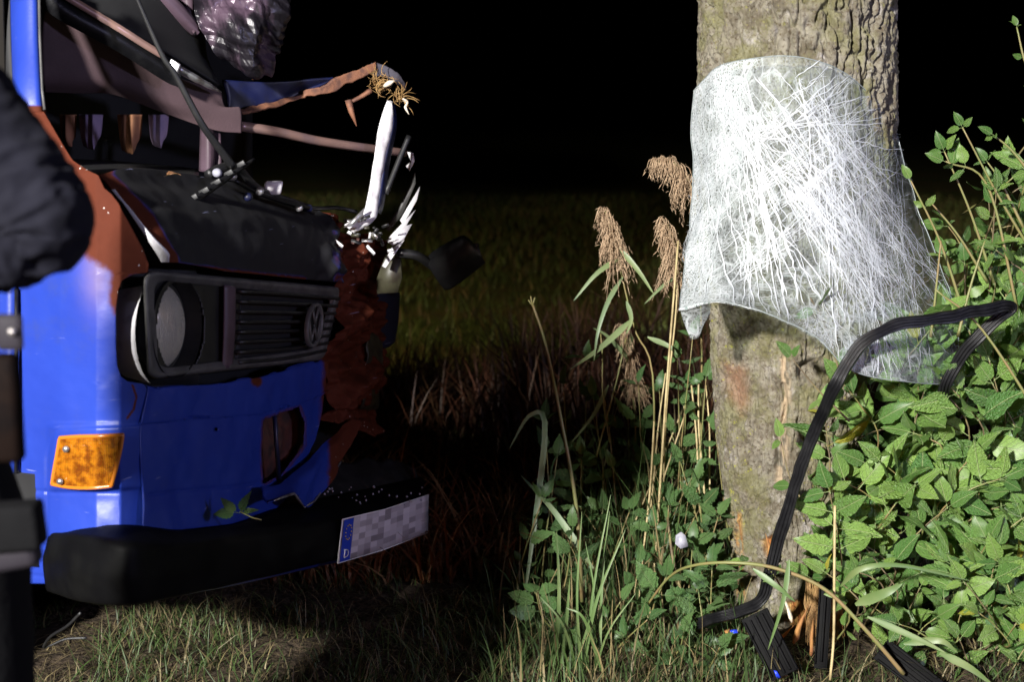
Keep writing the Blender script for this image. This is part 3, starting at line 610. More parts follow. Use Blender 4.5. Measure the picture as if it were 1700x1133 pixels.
# grille frame
def quadloop(scale_pts, n=96):
    return cr(np.array(list(scale_pts)+[scale_pts[0]], float), n+1, lin=True)[:n]
def rounded(corners, r, n=8):
    out = []; k = len(corners)
    for i in range(k):
        p0, p1, p2 = (np.array(corners[j % k], float) for j in (i-1, i, i+1)); a = (p0-p1)/np.linalg.norm(p0-p1); b = (p2-p1)/np.linalg.norm(p2-p1); rr = r[i]
        for t in np.linspace(0, 1, n): out.append((1-t)**2*(p1+a*rr)+2*t*(1-t)*p1+t*t*(p1+b*rr))
    L = np.array(out); seg = []
    for i in range(len(L)):
        a, b = L[i], L[(i+1) % len(L)]; m = max(1, int(np.linalg.norm(b-a)/8)); seg += [a+(b-a)*t/m for t in range(m)]
    return np.array(seg)
OUT = [(238, 449), (566, 479), (536, 596), (246, 629)]
loops = []
for ins, dd in ((-2, .035), (0, .0), (3, -.008), (8, -.006), (9, .0), (15, .002), (17, .03)):
    L = rounded([(OUT[0][0]+ins, OUT[0][1]+ins*.95), (OUT[1][0]-ins, OUT[1][1]+ins*.95), (OUT[2][0]-ins, OUT[2][1]-ins*.95), (OUT[3][0]+ins, OUT[3][1]-ins*.95)], (24, 14, 14, 20))
    loops.append((L, dd))
mlen = min(len(l[0]) for l in loops); LV = []
for L, dd in loops:
    d_ = np.concatenate([[0], np.cumsum(np.linalg.norm(np.diff(np.vstack([L, L[:1]]), axis=0), axis=1))]); q = np.linspace(0, d_[-1], 161)[:-1]
    Lc = np.vstack([L, L[:1]]); x = np.interp(q, d_, Lc[:, 0]); y = np.interp(q, d_, Lc[:, 1])
    LV.append(np.array([P(a, b, Df(a)+dd) for a, b in zip(x, y)]))
gf = ob('grille_frame', np.concatenate(LV), gridfaces(len(LV), 160, True), M['grey_plastic'], VAN)
# headlight panel and lamp
v, f = patch([[(250, 464, Df(250)+.028), (320, 468, Df(320)+.028), (400, 474, Df(400)+.028)], [(252, 540, Df(252)+.03), (320, 542, Df(320)+.03), (396, 545, Df(396)+.03)], [(256, 618, Df(256)+.028), (320, 616, Df(320)+.028), (388, 612, Df(388)+.028)]], 60, 60)
px, py = proj(v); k = ((px-300)/41)**2+((py-544)/80)**2 > 1; fk = [q for q in f.tolist() if k[q].any()]
ob('headlight_panel', v, fk, M['plastic'], gf, solid=.004)
v, f = patch([[(372, 474, 2.985), (380, 474, 2.995), (392, 476, 3.03)], [(371, 545, 2.985), (380, 545, 2.995), (391, 546, 3.03)], [(369, 612, 2.985), (376, 612, 2.995), (386, 612, 3.03)]], 20, 9); ob('grille_post', v, f, M['beam'], gf, solid=.006)
HC = P(296, 544, 2.775)
def disc(profile, n=48, c=HC):
    V = []
    for r, h in profile:
        for k in range(n):
            q = 2*math.pi*k/n; V.append(c+FN*h+r*(FT*math.cos(q)+UP*math.sin(q)))
    return np.array(V), gridfaces(len(profile), n, True)
hl = ob('headlight', *disc([(.112, .0), (.110, -.012), (.098, -.045), (.096, -.050)]), M['plastic'], VAN)
ob('headlight_rim', *disc([(.099, -.046), (.1, -.036), (.0945, -.032), (.092, -.036)]), M['plastic'], hl)
ob('reflector', *disc([(.092, -.038), (.086, -.06), (.07, -.085), (.045, -.102), (.02, -.110), (.001, -.111)]), M['chrome'], hl)
v, f = tube(HC+np.outer(np.linspace(-.03, .03, 9), FT)-FN*.06+UP*.002, [.002, .006, .009, .010, .010, .010, .009, .006, .002], 10); ob('glint_bar', v, f, M['white_metal'], hl)  # pale bar added behind the lens to imitate the headlight glint
ob('bulb', *disc([(.001, -.055), (.012, -.057), (.014, -.07), (.014, -.11)], 16), M['white_metal'], hl)
m, nt, out = newmat('ribbed_lamp_glass'); co = objco(nt)
ax_ = nd(nt, 'ShaderNodeVectorMath', _operation='DOT_PRODUCT', i0=co, i1=tuple(FT)).outputs['Value']
rb = mth(nt, 'MULTIPLY', mth(nt, 'SINE', mth(nt, 'MULTIPLY', ax_, 1900.)), .15); rb2 = noise(nt, co, 40, 3)
bp = nd(nt, 'ShaderNodeBump', Strength=.7, Distance=.0022, Height=mth(nt, 'ADD', rb, mth(nt, 'MULTIPLY', rb2, .6)))
b = nd(nt, 'ShaderNodeBsdfPrincipled', Base__Color=(.93, .90, .76, 1), Roughness=.04, Normal=bp.outputs[0]); b.inputs['Transmission Weight'].default_value = .7; b.inputs['IOR'].default_value = 1.22
nt.links.new(b.outputs[0], out.inputs[0]); M['lens'] = m
lv, lf = disc(list(zip(np.linspace(.0925, .0006, 34), -.037+.031*(1-(np.linspace(.0925, .0006, 34)/.0925)**2)**.8)), 150); tl = (lv-HC)@FT
lv = lv+FN*(.0011*np.sin(tl*6.283/.0062)*np.clip((.09-np.linalg.norm((lv-HC)-np.outer((lv-HC)@FN, FN), axis=1))/.01, 0, 1))[:, None]; ob('lens', lv, lf, M['lens'], hl)
sv = np.array([HC-FT*.035+FN*h+r*(FT*math.cos(q)+UP*math.sin(q)) for r, h in ((.128, -.012), (.126, -.03), (.116, -.075), (.09, -.12)) for q in np.linspace(2.2, 4.1, 24)]); ob('side_lamp_shell', sv, gridfaces(4, 24), M['white_metal'], hl)
# grille slats
v, f = patch([[(394, 474, Df(394)+.06), (480, 478, Df(480)+.06), (560, 488, Df(560)+.06)], [(390, 612, Df(390)+.06), (470, 606, Df(470)+.06), (532, 590, Df(532)+.06)]], 8, 20); ob('grille_backing', v, f, M['dark'], gf, solid=.005)
for i in range(8):
    t = (i+.6)/8.2; a = (394-4*t, 474+138*t); b = (478-8*t, 480+124*t); c_ = (560-26*t, 489+100*t)
    pts = cr(PP([(a[0], a[1], Df(a[0])+.018), (b[0], b[1], Df(b[0])+.018), (c_[0], c_[1], Df(c_[0])+.018)]), 14)
    v, f = sweep(pts, [(-.02, -.003), (.012, -.0045), (.014, 0), (.012, .0045), (-.02, .004)], UP); ob('grille_slat', v, f, M['plastic'], gf)
# round badge with its two letters
BC = P(518, 540, 3.455); BX = .93*FT-.0*FN; BU = UP*.97+FT*.22; BN = FN
def ring(c, r0, r1, h, n=40):
    V = []
    for r, hh in ((r0, 0), (r0, h), (r1, h), (r1, 0)):
        for k in range(n): q = 6.28318*k/n; V.append(c+BN*hh+r*(BX*math.cos(q)+BU*math.sin(q)))
    return np.array(V), gridfaces(4, n, True)
bd = ob('badge', *ring(BC, .060, .052, .012), M['grey_plastic'], gf)
ob('badge_plate', *ring(BC, .0525, .0008, .004), M['plastic'], bd)
def stroke(p, q, wd=.0045):
    p, q = (BC+BX*a+BU*b+BN*.007 for a, b in (p, q)); return tube(np.array([p, q]), wd, 4)
ob('badge_letters', *join([stroke((-.022, .046), (0, .004)), stroke((.022, .046), (0, .004)), stroke((-.046, .022), (-.022, -.044)), stroke((-.022, -.044), (0, -.004)), stroke((0, -.004), (.022, -.044)), stroke((.022, -.044), (.046, .022))]), M['grey_plastic'], bd)
# lower blue front panel, with a hole
def lower():
    rows = [[(240,640),(300,641),(386,634),(445,623),(500,608),(543,598)],[(244,648),(300,648),(386,640),(445,630),(500,616),(545,606)],[(233,700),(300,694),(386,688),(445,680),(500,666),(543,650)],[(232,706),(300,702),(386,696),(445,687),(500,672),(541,656)],[(232,760),(300,760),(386,755),(445,745),(500,730),(535,700)],[(236,815),(300,815),(386,806),(445,800),(480,790),(510,760)],[(240,850),(300,850),(386,842),(440,834),(468,818),(500,790)],[(240,885),(300,880),(386,870),(440,858),(468,838),(498,806)]]
    off = [.02, .0, -.004, .004, -.01, -.014, -.035, -.05]
    R_ = [[(x, y, Df(x)+o-.0) for x, y in r] for r, o in zip(rows, off)]; nv, nu = 170, 150; V, Fc = patch(R_, nv, nu)
    px, py = proj(V); N = norms(V, nv, nu)
    V = V+N*((fbm(V*7, 3)-.5)*.022)[:, None]; g = np.exp(-(linedist(px, py, [(245, 822), (300, 816), (386, 808), (440, 800)])/2.2)**2)*.003; V = V+FN*-g[:, None]
    inn = polydist(px, py, [(436, 697), (470, 684), (497, 675), (508, 700), (506, 740), (470, 790), (437, 806)]); hole = inn > 0
    dot = np.hypot(px-360, py-713) < 4; hole |= dot
    Fk = [q for q in Fc.tolist() if not hole[q].all()]
    pr = np.maximum(np.exp(-((px-425)/11)**2-((py-633)/12)**2), np.exp(-((px-250)/8)**2-((py-634)/8)**2)); pr = np.maximum(pr, np.exp(-((px-312)/10)**2-((py-632)/8)**2))
    pr = np.maximum(pr, (1-sstep(2, 6, np.abs(inn)))*.5); pr = np.maximum(pr, sstep(520, 545, px)*.8)
    return V, Fk, np.stack([pr, 0*pr, 0*pr], 1)
v, f, c = lower(); ob('front_panel', v, f, M['paint'], VAN, col=c, solid=.003)
v, f = patch([[(425, 685, 3.26), (470, 672, 3.42), (520, 655, 3.62)], [(425, 750, 3.26), (470, 745, 3.42), (520, 730, 3.62)], [(425, 815, 3.26), (470, 810, 3.42), (500, 800, 3.55)]], 30, 30); px, py = proj(v)
v = v+FN*((fbm(v*25, 3)-.5)*.03)[:, None]; ob('inner_panel', v, f, M['dirt_metal'], VAN, solid=.003)
v, f = tube(PP([(456, 692, 3.26), (459, 740, 3.265), (464, 800, 3.28)]), .006, 8); ob('inner_rib', v, f, M['navy'], VAN)
v, f = patch([[(430,808,3.10),(467,803,3.22),(505,770,3.38),(537,738,3.52),(590,694,3.75)],[(436,822,3.06),(477,814,3.18),(515,790,3.33),(550,752,3.5),(600,705,3.75)],[(446,835,3.03),(488,820,3.16),(505,842,3.26),(523,832,3.34),(566,767,3.55)]], 40, 60)
v = v+FN*folds(v, 7, 4, 20, .10, 6)[:, None]; px, py = proj(v); ob('torn_lip', v, f, M['paint'], VAN, col=np.stack([sstep(530, 560, px), 0*px, 0*px], 1), solid=.004)
v, f = tube(PP([(455, 832, 3.02), (470, 826, 3.09), (488, 820, 3.15), (497, 832, 3.2), (505, 843, 3.25)]), [.002, .003, .004, .004, .002], 5); ob('torn_edge', v, f, M['steel'], VAN)
v, f = tube(PP([(505, 843, 3.25), (522, 833, 3.33), (545, 800, 3.45), (566, 767, 3.54)]), .0025, 5); ob('torn_edge', v, f, M['steel'], VAN)
# crushed far corner
def crush():
    rows = [[(535,350,3.75),(570,372,3.85),(600,385,3.95),(640,400,4.1)],[(556,420,3.74),(585,425,3.8),(612,430,3.92),(640,440,4.1)],[(560,475,3.70),(585,480,3.78),(610,485,3.9),(632,490,4.05)],[(556,540,3.66),(590,545,3.75),(612,548,3.86),(640,560,4.0)],[(540,600,3.60),(580,605,3.72),(612,615,3.85),(636,630,4.0)],[(542,650,3.60),(575,655,3.7),(605,665,3.83),(622,670,4.0)],[(545,700,3.62),(570,705,3.72),(590,712,3.8),(605,720,4.0)]]
    nv, nu = 190, 110; V, Fc = patch(rows, nv, nu); N = norms(V, nv, nu)
    V = V+N*(folds(V, 14, 5, 40, .30, 4)+(fbm(V*60, 3)-.5)*.012)[:, None]; px, py = proj(V)
    pr = 1-sstep(720, 780, py+18*(fbm(V*20, 2)-.5)*4); pale = np.exp(-((px-606)/10)**2-((py-582)/28)**2)+np.exp(-((px-590)/14)**2-((py-620)/12)**2)*.5
    return V, Fc, np.stack([pr, np.clip(pale, 0, 1), 0*pr], 1)
v, f, c = crush(); ob('crushed_corner', v, f, M['paint'], VAN, col=c, smooth=True, solid=.003)
v, f = patch([[(612,548,3.86),(632,560,3.95),(640,575,4.0)],[(610,600,3.85),(630,605,3.93),(637,610,4.0)],[(600,660,3.83),(618,668,3.92),(628,672,4.0)],[(596,680,3.83),(606,682,3.9),(612,684,4.0)]], 30, 16); v = v+FN*((fbm(v*22, 3)-.5)*.03)[:, None]; ob('wheel_arch_edge', v, f, M['olive'], VAN, solid=.004)
v, f = patch([[(622,486,4.0),(645,486,4.05),(664,486,4.1)],[(622,530,4.0),(645,532,4.05),(662,530,4.1)],[(636,580,4.02),(648,575,4.06),(656,568,4.1)]], 12, 10); ob('far_wing', v, f, M['paint'], VAN, col=np.tile(np.array([0, 0, .92]), (len(v), 1)), solid=.004)  # blue paint darkened here to stand in for shade
# bumper
br0 = [(100,888,2.62),(140,876,2.58),(218,872,2.56),(300,880,2.70),(380,872,2.93),(450,848,3.18),(530,828,3.46),(610,812,3.72),(700,792,4.0)]
br1 = [(82,884,2.61),(134,890,2.50),(218,905,2.44),(300,907,2.60),(380,896,2.80),(450,886,2.97),(560,862,3.25),(640,842,3.5),(709,818,3.75)]
br2 = [(70,930,2.61),(128,950,2.485),(216,960,2.425),(300,952,2.59),(380,940,2.79),(450,926,2.96),(560,900,3.24),(640,880,3.49),(711,856,3.74)]
br3 = [(76, 984, 2.61), (138, 1002, 2.495), (218, 1007, 2.44), (300, 991, 2.6), (380, 974, 2.8), (450, 958, 2.97), (558, 931, 3.25), (640, 909, 3.5), (709, 884, 3.75)]
br4 = [(100, 979, 2.68), (145, 994, 2.6), (218, 999, 2.56), (300, 986, 2.72), (380, 968, 2.92), (450, 952, 3.1), (558, 924, 3.4), (640, 902, 3.65), (705, 878, 3.9)]
def bumper():
    A = []
    for i, (p, q) in enumerate(((br0, br1), (br1, br2), (br2, br3), (br3, br4))):
        p, q = PP(p), PP(q)
        for t in np.linspace(0, 1, 9)[:-1]: A.append(p*(1-t)+q*t)
    A.append(PP(br4)); A = np.array(A)
    for _ in range(2): A[1:-1] = (A[:-2]+2*A[1:-1]+A[2:])/4
    V = cr(A.transpose(1, 0, 2), 120).transpose(1, 0, 2); n = V.shape[0]; V = V.reshape(-1, 3)
    V = V+FN*((fbm(V*9, 2)-.5)*.012)[:, None]
    return V, gridfaces(n, 120)
v, f = bumper(); px, py = proj(v); hk = np.hypot(px-286, (py-950)*.6) < 5; f = [q for q in f.tolist() if not hk[q].all()]
bmp = ob('bumper', v, f, M['bumper'], VAN, solid=.006)
v, f = boxm(P(288, 950, 2.66), FT*.012, UP*.012, FN*.003); ob('bumper_bolt', v, f, M['copper'], bmp)
v, f = patch([[(300,986,2.68),(380,970,2.88),(450,954,3.05),(560,928,3.33),(640,906,3.59),(700,884,3.82)],[(300,990,2.72),(380,975,2.92),(450,960,3.09),(560,934,3.37),(640,912,3.62),(700,889,3.85)]], 5, 50); ob('lower_valance', v, f, M['paint'], VAN, col=np.zeros((len(v), 3)), solid=.02)
# dark cavity above the far end of the bumper, with glass crumbs
v, f = patch([[(500,800,3.5),(560,770,3.75),(640,765,3.95),(690,775,4.1)],[(505,845,3.38),(580,835,3.6),(650,825,3.8),(700,815,3.95)]], 12, 20); v = v+UP*((fbm(v*14, 3)-.5)*.05)[:, None]; ob('bumper_shelf', v, f, M['plastic'], bmp, solid=.01)
cb = []
for k in range(60):
    p = P(random.uniform(520, 705), random.uniform(815, 850), random.uniform(3.4, 3.75)); s = random.uniform(.0012, .0028); cb.append(boxm(p+np.array([0, 0, .012]), (s, 0, s*.5), (0, s, 0), (-s*.5, 0, s)))
ob('glass_crumbs', *join(cb), M['shard'], bmp, smooth=False)['kind'] = 'stuff'
# number plate
def plate_uv(u, v_, o=0.):
    x0 = np.interp(u, [0, 1], [566, 709]); y0 = np.interp(u, [0, .5, 1], [863, 846, 822]); x1 = np.interp(u, [0, 1], [558, 708]); y1 = np.interp(u, [0, .5, 1], [936, 914, 885])
    d = np.interp(x0, [560, 640, 709], [3.235, 3.485, 3.735])-.022
    return P(x0+(x1-x0)*v_, y0+(y1-y0)*v_, d-o*.5)+FN*o
def plate_patch(u0, u1, v0, v1, o, nu=20, nv=6):
    return np.array([plate_uv(u, v_, o) for v_ in np.linspace(v0, v1, nv) for u in np.linspace(u0, u1, nu)]), gridfaces(nv, nu)
m, nt, out = newmat('blanked_number_plate'); uvn = nd(nt, 'ShaderNodeUVMap', _uv_map='UVMap').outputs[0]
fl = nd(nt, 'ShaderNodeVectorMath', _operation='FLOOR', i0=nd(nt, 'ShaderNodeVectorMath', _operation='MULTIPLY', i0=uvn, i1=(14, 7, 1)).outputs[0]).outputs[0]
wn = nd(nt, 'ShaderNodeTexWhiteNoise', Vector=fl).outputs['Value']
cc_ = mixc(nt, wn, (.2, .18, .2), (.58, .55, .6)); bb = nd(nt, 'ShaderNodeBsdfPrincipled', Base__Color=cc_, Roughness=.4); nt.links.new(bb.outputs[0], out.inputs[0])
v, f = plate_patch(0, 1, 0, 1, .004); uvs = np.array([(u, 1-v_) for v_ in np.linspace(0, 1, 6) for u in np.linspace(0, 1, 20)])
npl = ob('number_plate', v, f, m, VAN, uv=uvs, solid=.002)
v, f = plate_patch(.012, .125, .02, .98, .0065, 4, 6); bdn = ob('blue_band', v, f, M['blueband'], npl)
def plate_ring(pts, wd, o=.008):
    L = []
    for (a, b), (c_, d_) in zip(pts[:-1], pts[1:]): L.append(tube(np.array([plate_uv(a, b, o), plate_uv(c_, d_, o)]), wd, 4))
    return join(L)
ob('letter', *plate_ring([(.052, .72), (.052, .90), (.082, .885), (.092, .85), (.092, .77), (.082, .735), (.052, .72)], .0016), M['white_print'], bdn)
st = [tube(np.array([plate_uv(.07+.032*math.cos(q), .32+.17*math.sin(q), .0075), plate_uv(.07+.032*math.cos(q), .32+.17*math.sin(q), .0095)]), .0017, 5) for q in np.linspace(0, 6.283, 12, endpoint=False)]
ob('ring_of_stars', *join(st), M['yellow_print'], bdn)
v, f = tube(np.array([plate_uv(u, w_, .004) for u, w_ in [(0, 0), (.5, 0), (1, 0), (1, 1), (.5, 1), (0, 1), (0, 0)]]), .0016, 4); ob('plate_rim', v, f, M['white_print'], npl)
# amber indicator
def indicator():
    rows = [[(99,728),(125,726),(165,725),(203,723)],[(95,752),(122,751),(160,750),(199,748)],[(90,780),(118,781),(155,780),(192,778)],[(86,805),(115,810),(150,811),(184,808)]]
    return patch([[(x, y, float(Ds(x, y))-.028-.006*(1-abs((x-145)/60))) for x, y in r] for r in rows], 50, 60)
m, nt, out = newmat('amber_lens'); co = objco(nt); s = nd(nt, 'ShaderNodeSeparateXYZ', Vector=co)
wv = mth(nt, 'SINE', mth(nt, 'MULTIPLY', s.outputs[2], 900.)); w2 = mth(nt, 'SINE', mth(nt, 'MULTIPLY', s.outputs[0], 1500.))
rb = mixc(nt, mth(nt, 'GREATER_THAN', s.outputs[0], .11), (0, 0, 0), (1, 1, 1)); hh = mth(nt, 'ADD', mth(nt, 'MULTIPLY', wv, .12), mth(nt, 'MULTIPLY', w2, .5))
bp = nd(nt, 'ShaderNodeBump', Strength=.8, Distance=.002, Height=mth(nt, 'ADD', hh, mth(nt, 'MULTIPLY', noise(nt, co, 60, 3), .8)))
b = nd(nt, 'ShaderNodeBsdfPrincipled', Base__Color=mixc(nt, ramp(nt, noise(nt, co, 55, 4), .35, .65), (.13, .032, .002), (.36, .125, .005)), Roughness=.16, Normal=bp.outputs[0]); b.inputs['Coat Weight'].default_value = .6
b.inputs['Subsurface Weight'].default_value = .15; b.inputs['Subsurface Scale'].default_value = .01
nt.links.new(b.outputs[0], out.inputs[0])
v, f = indicator(); ind = ob('indicator_lens', v, f, m, VAN, solid=.022)
A = v.reshape(50, 60, 3); e = np.concatenate([A[0], A[:, -1][1:], A[-1][::-1][1:], A[:, 0][::-1][1:]]); vv, ff = tube(e, .0045, 6, False); ob('lens_rim', vv+np.array([0, .002, 0]), ff, mat('amber_rim', (.42, .13, .01), .3, coat=.4), ind)
for q in ((110, 746), (100, 800)):
    c_ = P(q[0], q[1], float(Ds(*q))-.036); V = [c_+np.array([math.cos(a)*.0065, -.0, math.sin(a)*.0065])+np.array([0, -h, 0]) for h in (0, .004) for a in np.linspace(0, 6.283, 14, endpoint=False)]+[c_+np.array([0, -.0045, 0])]
    ob('lens_screw', np.array(V), gridfaces(2, 14, True).tolist()+[[14+k, 14+(k+1) % 14, 28] for k in range(14)], M['steel'], ind)
# cab interior and roof wreck
v, f = patch([[(60,-260,3.5),(250,-200,3.75),(430,-120,4.3)],[(60,90,3.4),(250,110,3.75),(420,150,4.3)],[(60,330,3.3),(250,330,3.75),(420,330,4.3)]], 20, 20); ob('cab_back_wall', v, f, M['dark'], VAN, solid=.02)  # near-black wall put in to keep the cab opening dark
v, f = patch([[(78,-2,3.0),(130,30,3.05),(205,78,3.12),(278,121,3.22),(330,140,3.3),(368,152,3.36)],[(72,60,3.0),(130,90,3.07),(205,115,3.14),(285,145,3.23),(345,165,3.31),(376,178,3.37)],[(72,130,3.02),(130,135,3.08),(200,142,3.15),(290,175,3.24),(350,188,3.32),(400,180,3.38)],[(74,153,3.06),(130,155,3.12),(190,158,3.18),(278,190,3.26),(357,216,3.34),(402,221,3.39)]], 60, 90)
v = v+np.array([0, 1, 0])*((fbm(v*5, 2)-.5)*.04)[:, None]; hd = ob('headliner', v, f, M['liner'], VAN, solid=.012)
v, f = sweep(cr(PP([(66, -30, 2.96), (100, 12, 2.98), (200, 68, 3.06), (278, 118, 3.16), (300, 128, 3.18)]), 30), [(-.022, -.008), (.022, -.008), (.026, .004), (-.026, .004)], (.2, -1, .2)); ob('roof_rubber', v, f, M['rubber'], VAN)
v, f = sweep(cr(PP([(100, -12, 2.97), (196, 46, 3.04), (240, 74, 3.09), (270, 92, 3.13)]), 20), [(-.008, -.004), (.008, -.004), (.008, .004), (-.008, .004)], (.2, -1, .2)); ob('roof_trim', v, f, M['copper'], VAN)
v, f = tube(cr(PP([(294, 113, 3.16), (330, 133, 3.22), (367, 153, 3.3)]), 12), [.010]*6+[.008]*3+[.006, .004, .002], 8); ob('roof_trim', v, f, M['steel'], VAN)
v, f = boxm(P(290, 109, 3.14), (.011, 0, -.007), (0, .006, 0), (.004, 0, .010)); ob('trim_clip', v, f, M['steel'], VAN, bevel=.002)
v, f = patch([[(225,-20,3.3),(240,-22,3.28),(262,-24,3.3)],[(270,20,3.34),(283,12,3.32),(300,4,3.34)],[(322,62,3.4),(330,55,3.38),(335,45,3.4)]], 20, 8); ob('roof_beam', v, f, M['beam'], VAN, solid=.02)
v, f = patch([[(296,-30,3.42),(308,-30,3.41),(322,-30,3.42)],[(302,20,3.4),(312,20,3.39),(322,20,3.4)],[(318,55,3.38),(322,54,3.37),(328,50,3.38)]], 14, 6); ob('roof_beam', v, f, M['beam'], VAN, solid=.02)
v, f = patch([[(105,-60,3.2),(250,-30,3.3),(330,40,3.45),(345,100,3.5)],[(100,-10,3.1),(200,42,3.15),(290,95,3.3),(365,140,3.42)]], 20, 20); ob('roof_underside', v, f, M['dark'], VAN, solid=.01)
def foil():
    rows = [[(322,-70,3.4),(380,-80,3.45),(440,-80,3.5),(484,-70,3.55)],[(322,10,3.36),(380,5,3.38),(440,0,3.42),(482,8,3.5)],[(335,62,3.36),(385,60,3.36),(440,58,3.4),(477,66,3.5)],[(360,100,3.4),(395,102,3.4),(430,104,3.43),(455,100,3.5)],[(376,122,3.46),(400,124,3.46),(420,122,3.46),(438,110,3.5)]]
    nv, nu = 170, 150; V, Fc = patch(rows, nv, nu); N = norms(V, nv, nu); d = np.zeros(len(V)); r = np.random.RandomState(8)
    W_ = V+(np.stack([fbm(V*7+k*7, 2) for k in (1, 2, 3)], 1)-.5)*.07
    for k in range(16):
        g = .62+r.randn()*.5; n = np.array([math.cos(g), r.randn()*.25, math.sin(g)]); fq = 5*9**r.rand(); d = d+np.abs(((W_@n)*fq+r.rand()) % 1-.5)*.17/fq**.85
    return V+N*(d-d.mean())[:, None], Fc
v, f = foil(); ob('crumpled_roof_lining', v, f, M['foil'], VAN, solid=.002, smooth=False)
v, f = patch([[(424,104,3.44),(438,108,3.44)],[(418,132,3.44),(430,132,3.44)]], 4, 4); ob('lining_tab', v, f, M['torn'], VAN, solid=.004)
v, f = patch([[(370,132,3.5),(440,136,3.6),(540,131,3.7),(556,130,3.72)],[(376,156,3.5),(440,160,3.6),(500,150,3.68),(530,144,3.7)],[(378,178,3.5),(410,184,3.55),(470,170,3.64),(505,158,3.68)]], 20, 30); v = v+np.array([0, 1, 0])*((fbm(v*9, 3)-.5)*.05)[:, None]; ob('roof_panel', v, f, M['navy'], VAN, solid=.006)
v, f = patch([[(390,182,3.5),(440,172,3.58),(497,158,3.66),(506,152,3.66),(535,143,3.68),(556,131,3.7),(600,112,3.75),(624,103,3.78)],[(404,187,3.5),(450,179,3.58),(497,166,3.66),(509,161,3.66),(553,151,3.7),(580,138,3.73),(612,122,3.76),(626,114,3.78)]], 8, 70); v = v+UP*((fbm(v*40, 3)-.5)*.016)[:, None]; ob('torn_roof_edge', v, f, M['torn'], VAN, solid=.008)
v, f = patch([[(618,104,3.78),(640,108,3.8),(660,122,3.82),(674,140,3.85)],[(612,124,3.78),(634,126,3.8),(654,136,3.82),(675,150,3.85)]], 10, 16); v = v+UP*((fbm(v*30, 3)-.5)*.02)[:, None]; ob('roof_fragment', v, f, mat('grey_broken_board', (.07, .065, .08), .5, col2=(.03, .025, .03), scale=25), VAN, solid=.01)
v, f = tube(cr(PP([(616, 150, 3.78), (600, 160, 3.77), (585, 168, 3.76)]), 8), [.008, .008, .007, .007, .006, .006, .006, .005], 5); ob('torn_strip', v, f, M['torn'], VAN)
v, f = tube(PP([(578, 166, 3.76), (583, 185, 3.76), (592, 210, 3.76)]), [.011, .009, .001], 5); ob('torn_strip', v, f, M['torn'], VAN)
v, f = tube(cr(PP([(396, 209, 3.42), (460, 219, 3.52), (523, 233, 3.64), (580, 242, 3.76), (640, 250, 3.9), (672, 254, 4.0)]), 40), np.linspace(.0135, .0125, 40), 12); ob('cross_tube', v, f, M['copper'], VAN)
v, f = tube(PP([(521, 226, 3.63), (524, 240, 3.64)]), .004, 6); ob('tube_joint', v, f, M['dark'], VAN)
# far windscreen pillar, bent
v, f = patch([[(643,166,3.80),(651,168,3.80)],[(630,206,3.78),(652,208,3.80)],[(622,262,3.76),(640,264,3.785)],[(610,332,3.73),(629,335,3.755)],[(600,356,3.71),(622,365,3.73)],[(572,374,3.69),(588,388,3.71)]], 60, 4); v = v+np.array([0, 1, 0])*((fbm(v*30, 2)-.5)*.012)[:, None]; ob('far_pillar', v, f, M['white_metal'], VAN, solid=.004)
v, f = patch([[(651,168,3.81),(656,172,3.83)],[(652,208,3.80),(659,210,3.83)],[(640,264,3.785),(648,268,3.82)],[(629,335,3.755),(638,338,3.79)],[(624,352,3.75),(632,356,3.79)]], 30, 4); ob('far_pillar_side', v, f, M['navy'], VAN, solid=.004)
v, f = tube(cr(PP([(679, 226, 3.86), (664, 262, 3.84), (640, 322, 3.8)]), 10), .009, 5); ob('window_channel', v, f, M['plastic'], VAN)
def shard(name, pts, m, th=.006):
    Vt = PP(pts); k = len(pts); ob(name, np.concatenate([Vt, Vt+np.array([0, th, 0])]), [list(range(k))[::-1], list(range(k, 2*k))]+[[i, (i+1) % k, k+(i+1) % k, k+i] for i in range(k)], m, VAN, smooth=False)
shard('metal_shard', [(676, 252, 3.92), (686, 254, 3.92), (688, 268, 3.92), (680, 284, 3.92), (674, 276, 3.93), (682, 268, 3.93)], M['white_metal'])
shard('metal_shard', [(697, 310, 3.92), (692, 332, 3.9), (678, 358, 3.86), (668, 372, 3.85), (664, 366, 3.86), (680, 338, 3.9)], M['white_metal'])
shard('metal_shard', [(689, 284, 3.95), (690, 305, 3.94), (668, 356, 3.9), (646, 385, 3.86), (640, 380, 3.87), (662, 345, 3.9), (680, 310, 3.94)], M['grey_plastic'])
shard('metal_shard', [(690, 348, 3.86), (674, 375, 3.82), (684, 372, 3.82), (670, 398, 3.8), (652, 408, 3.78), (640, 400, 3.8), (660, 380, 3.83)], M['white_metal'])
shard('metal_shard', [(672, 398, 3.8), (658, 418, 3.78), (640, 445, 3.76), (634, 442, 3.78), (650, 412, 3.8)], M['white_metal'])
shard('metal_shard', [(605, 345, 3.68), (588, 362, 3.68), (570, 378, 3.66), (584, 376, 3.67), (602, 360, 3.68)], M['steel'])
shard('mirror_base', [(640, 424, 3.84), (664, 420, 3.84), (667, 462, 3.84), (660, 486, 3.84), (626, 488, 3.84), (625, 464, 3.84)], M['olive'], .03)
for k in range(26):
    c_ = np.array([random.gauss(612, 24), random.gauss(392, 14)]); a = random.uniform(0, 6.28); l = random.uniform(6, 20); d = random.uniform(3.62, 3.75)
    pts = [(c_[0], c_[1], d), (c_[0]+l*math.cos(a), c_[1]+l*math.sin(a), d-.01), (c_[0]+l*math.cos(a)+5*math.cos(a+1.4), c_[1]+l*math.sin(a)+5*math.sin(a+1.4), d), (c_[0]+5*math.cos(a+1.6), c_[1]+5*math.sin(a+1.6), d+.01)]
    shard('metal_splinter', pts, random.choice([M['olive'], M['steel'], M['dirt_metal'], M['white_metal'], M['plastic']]), .004)
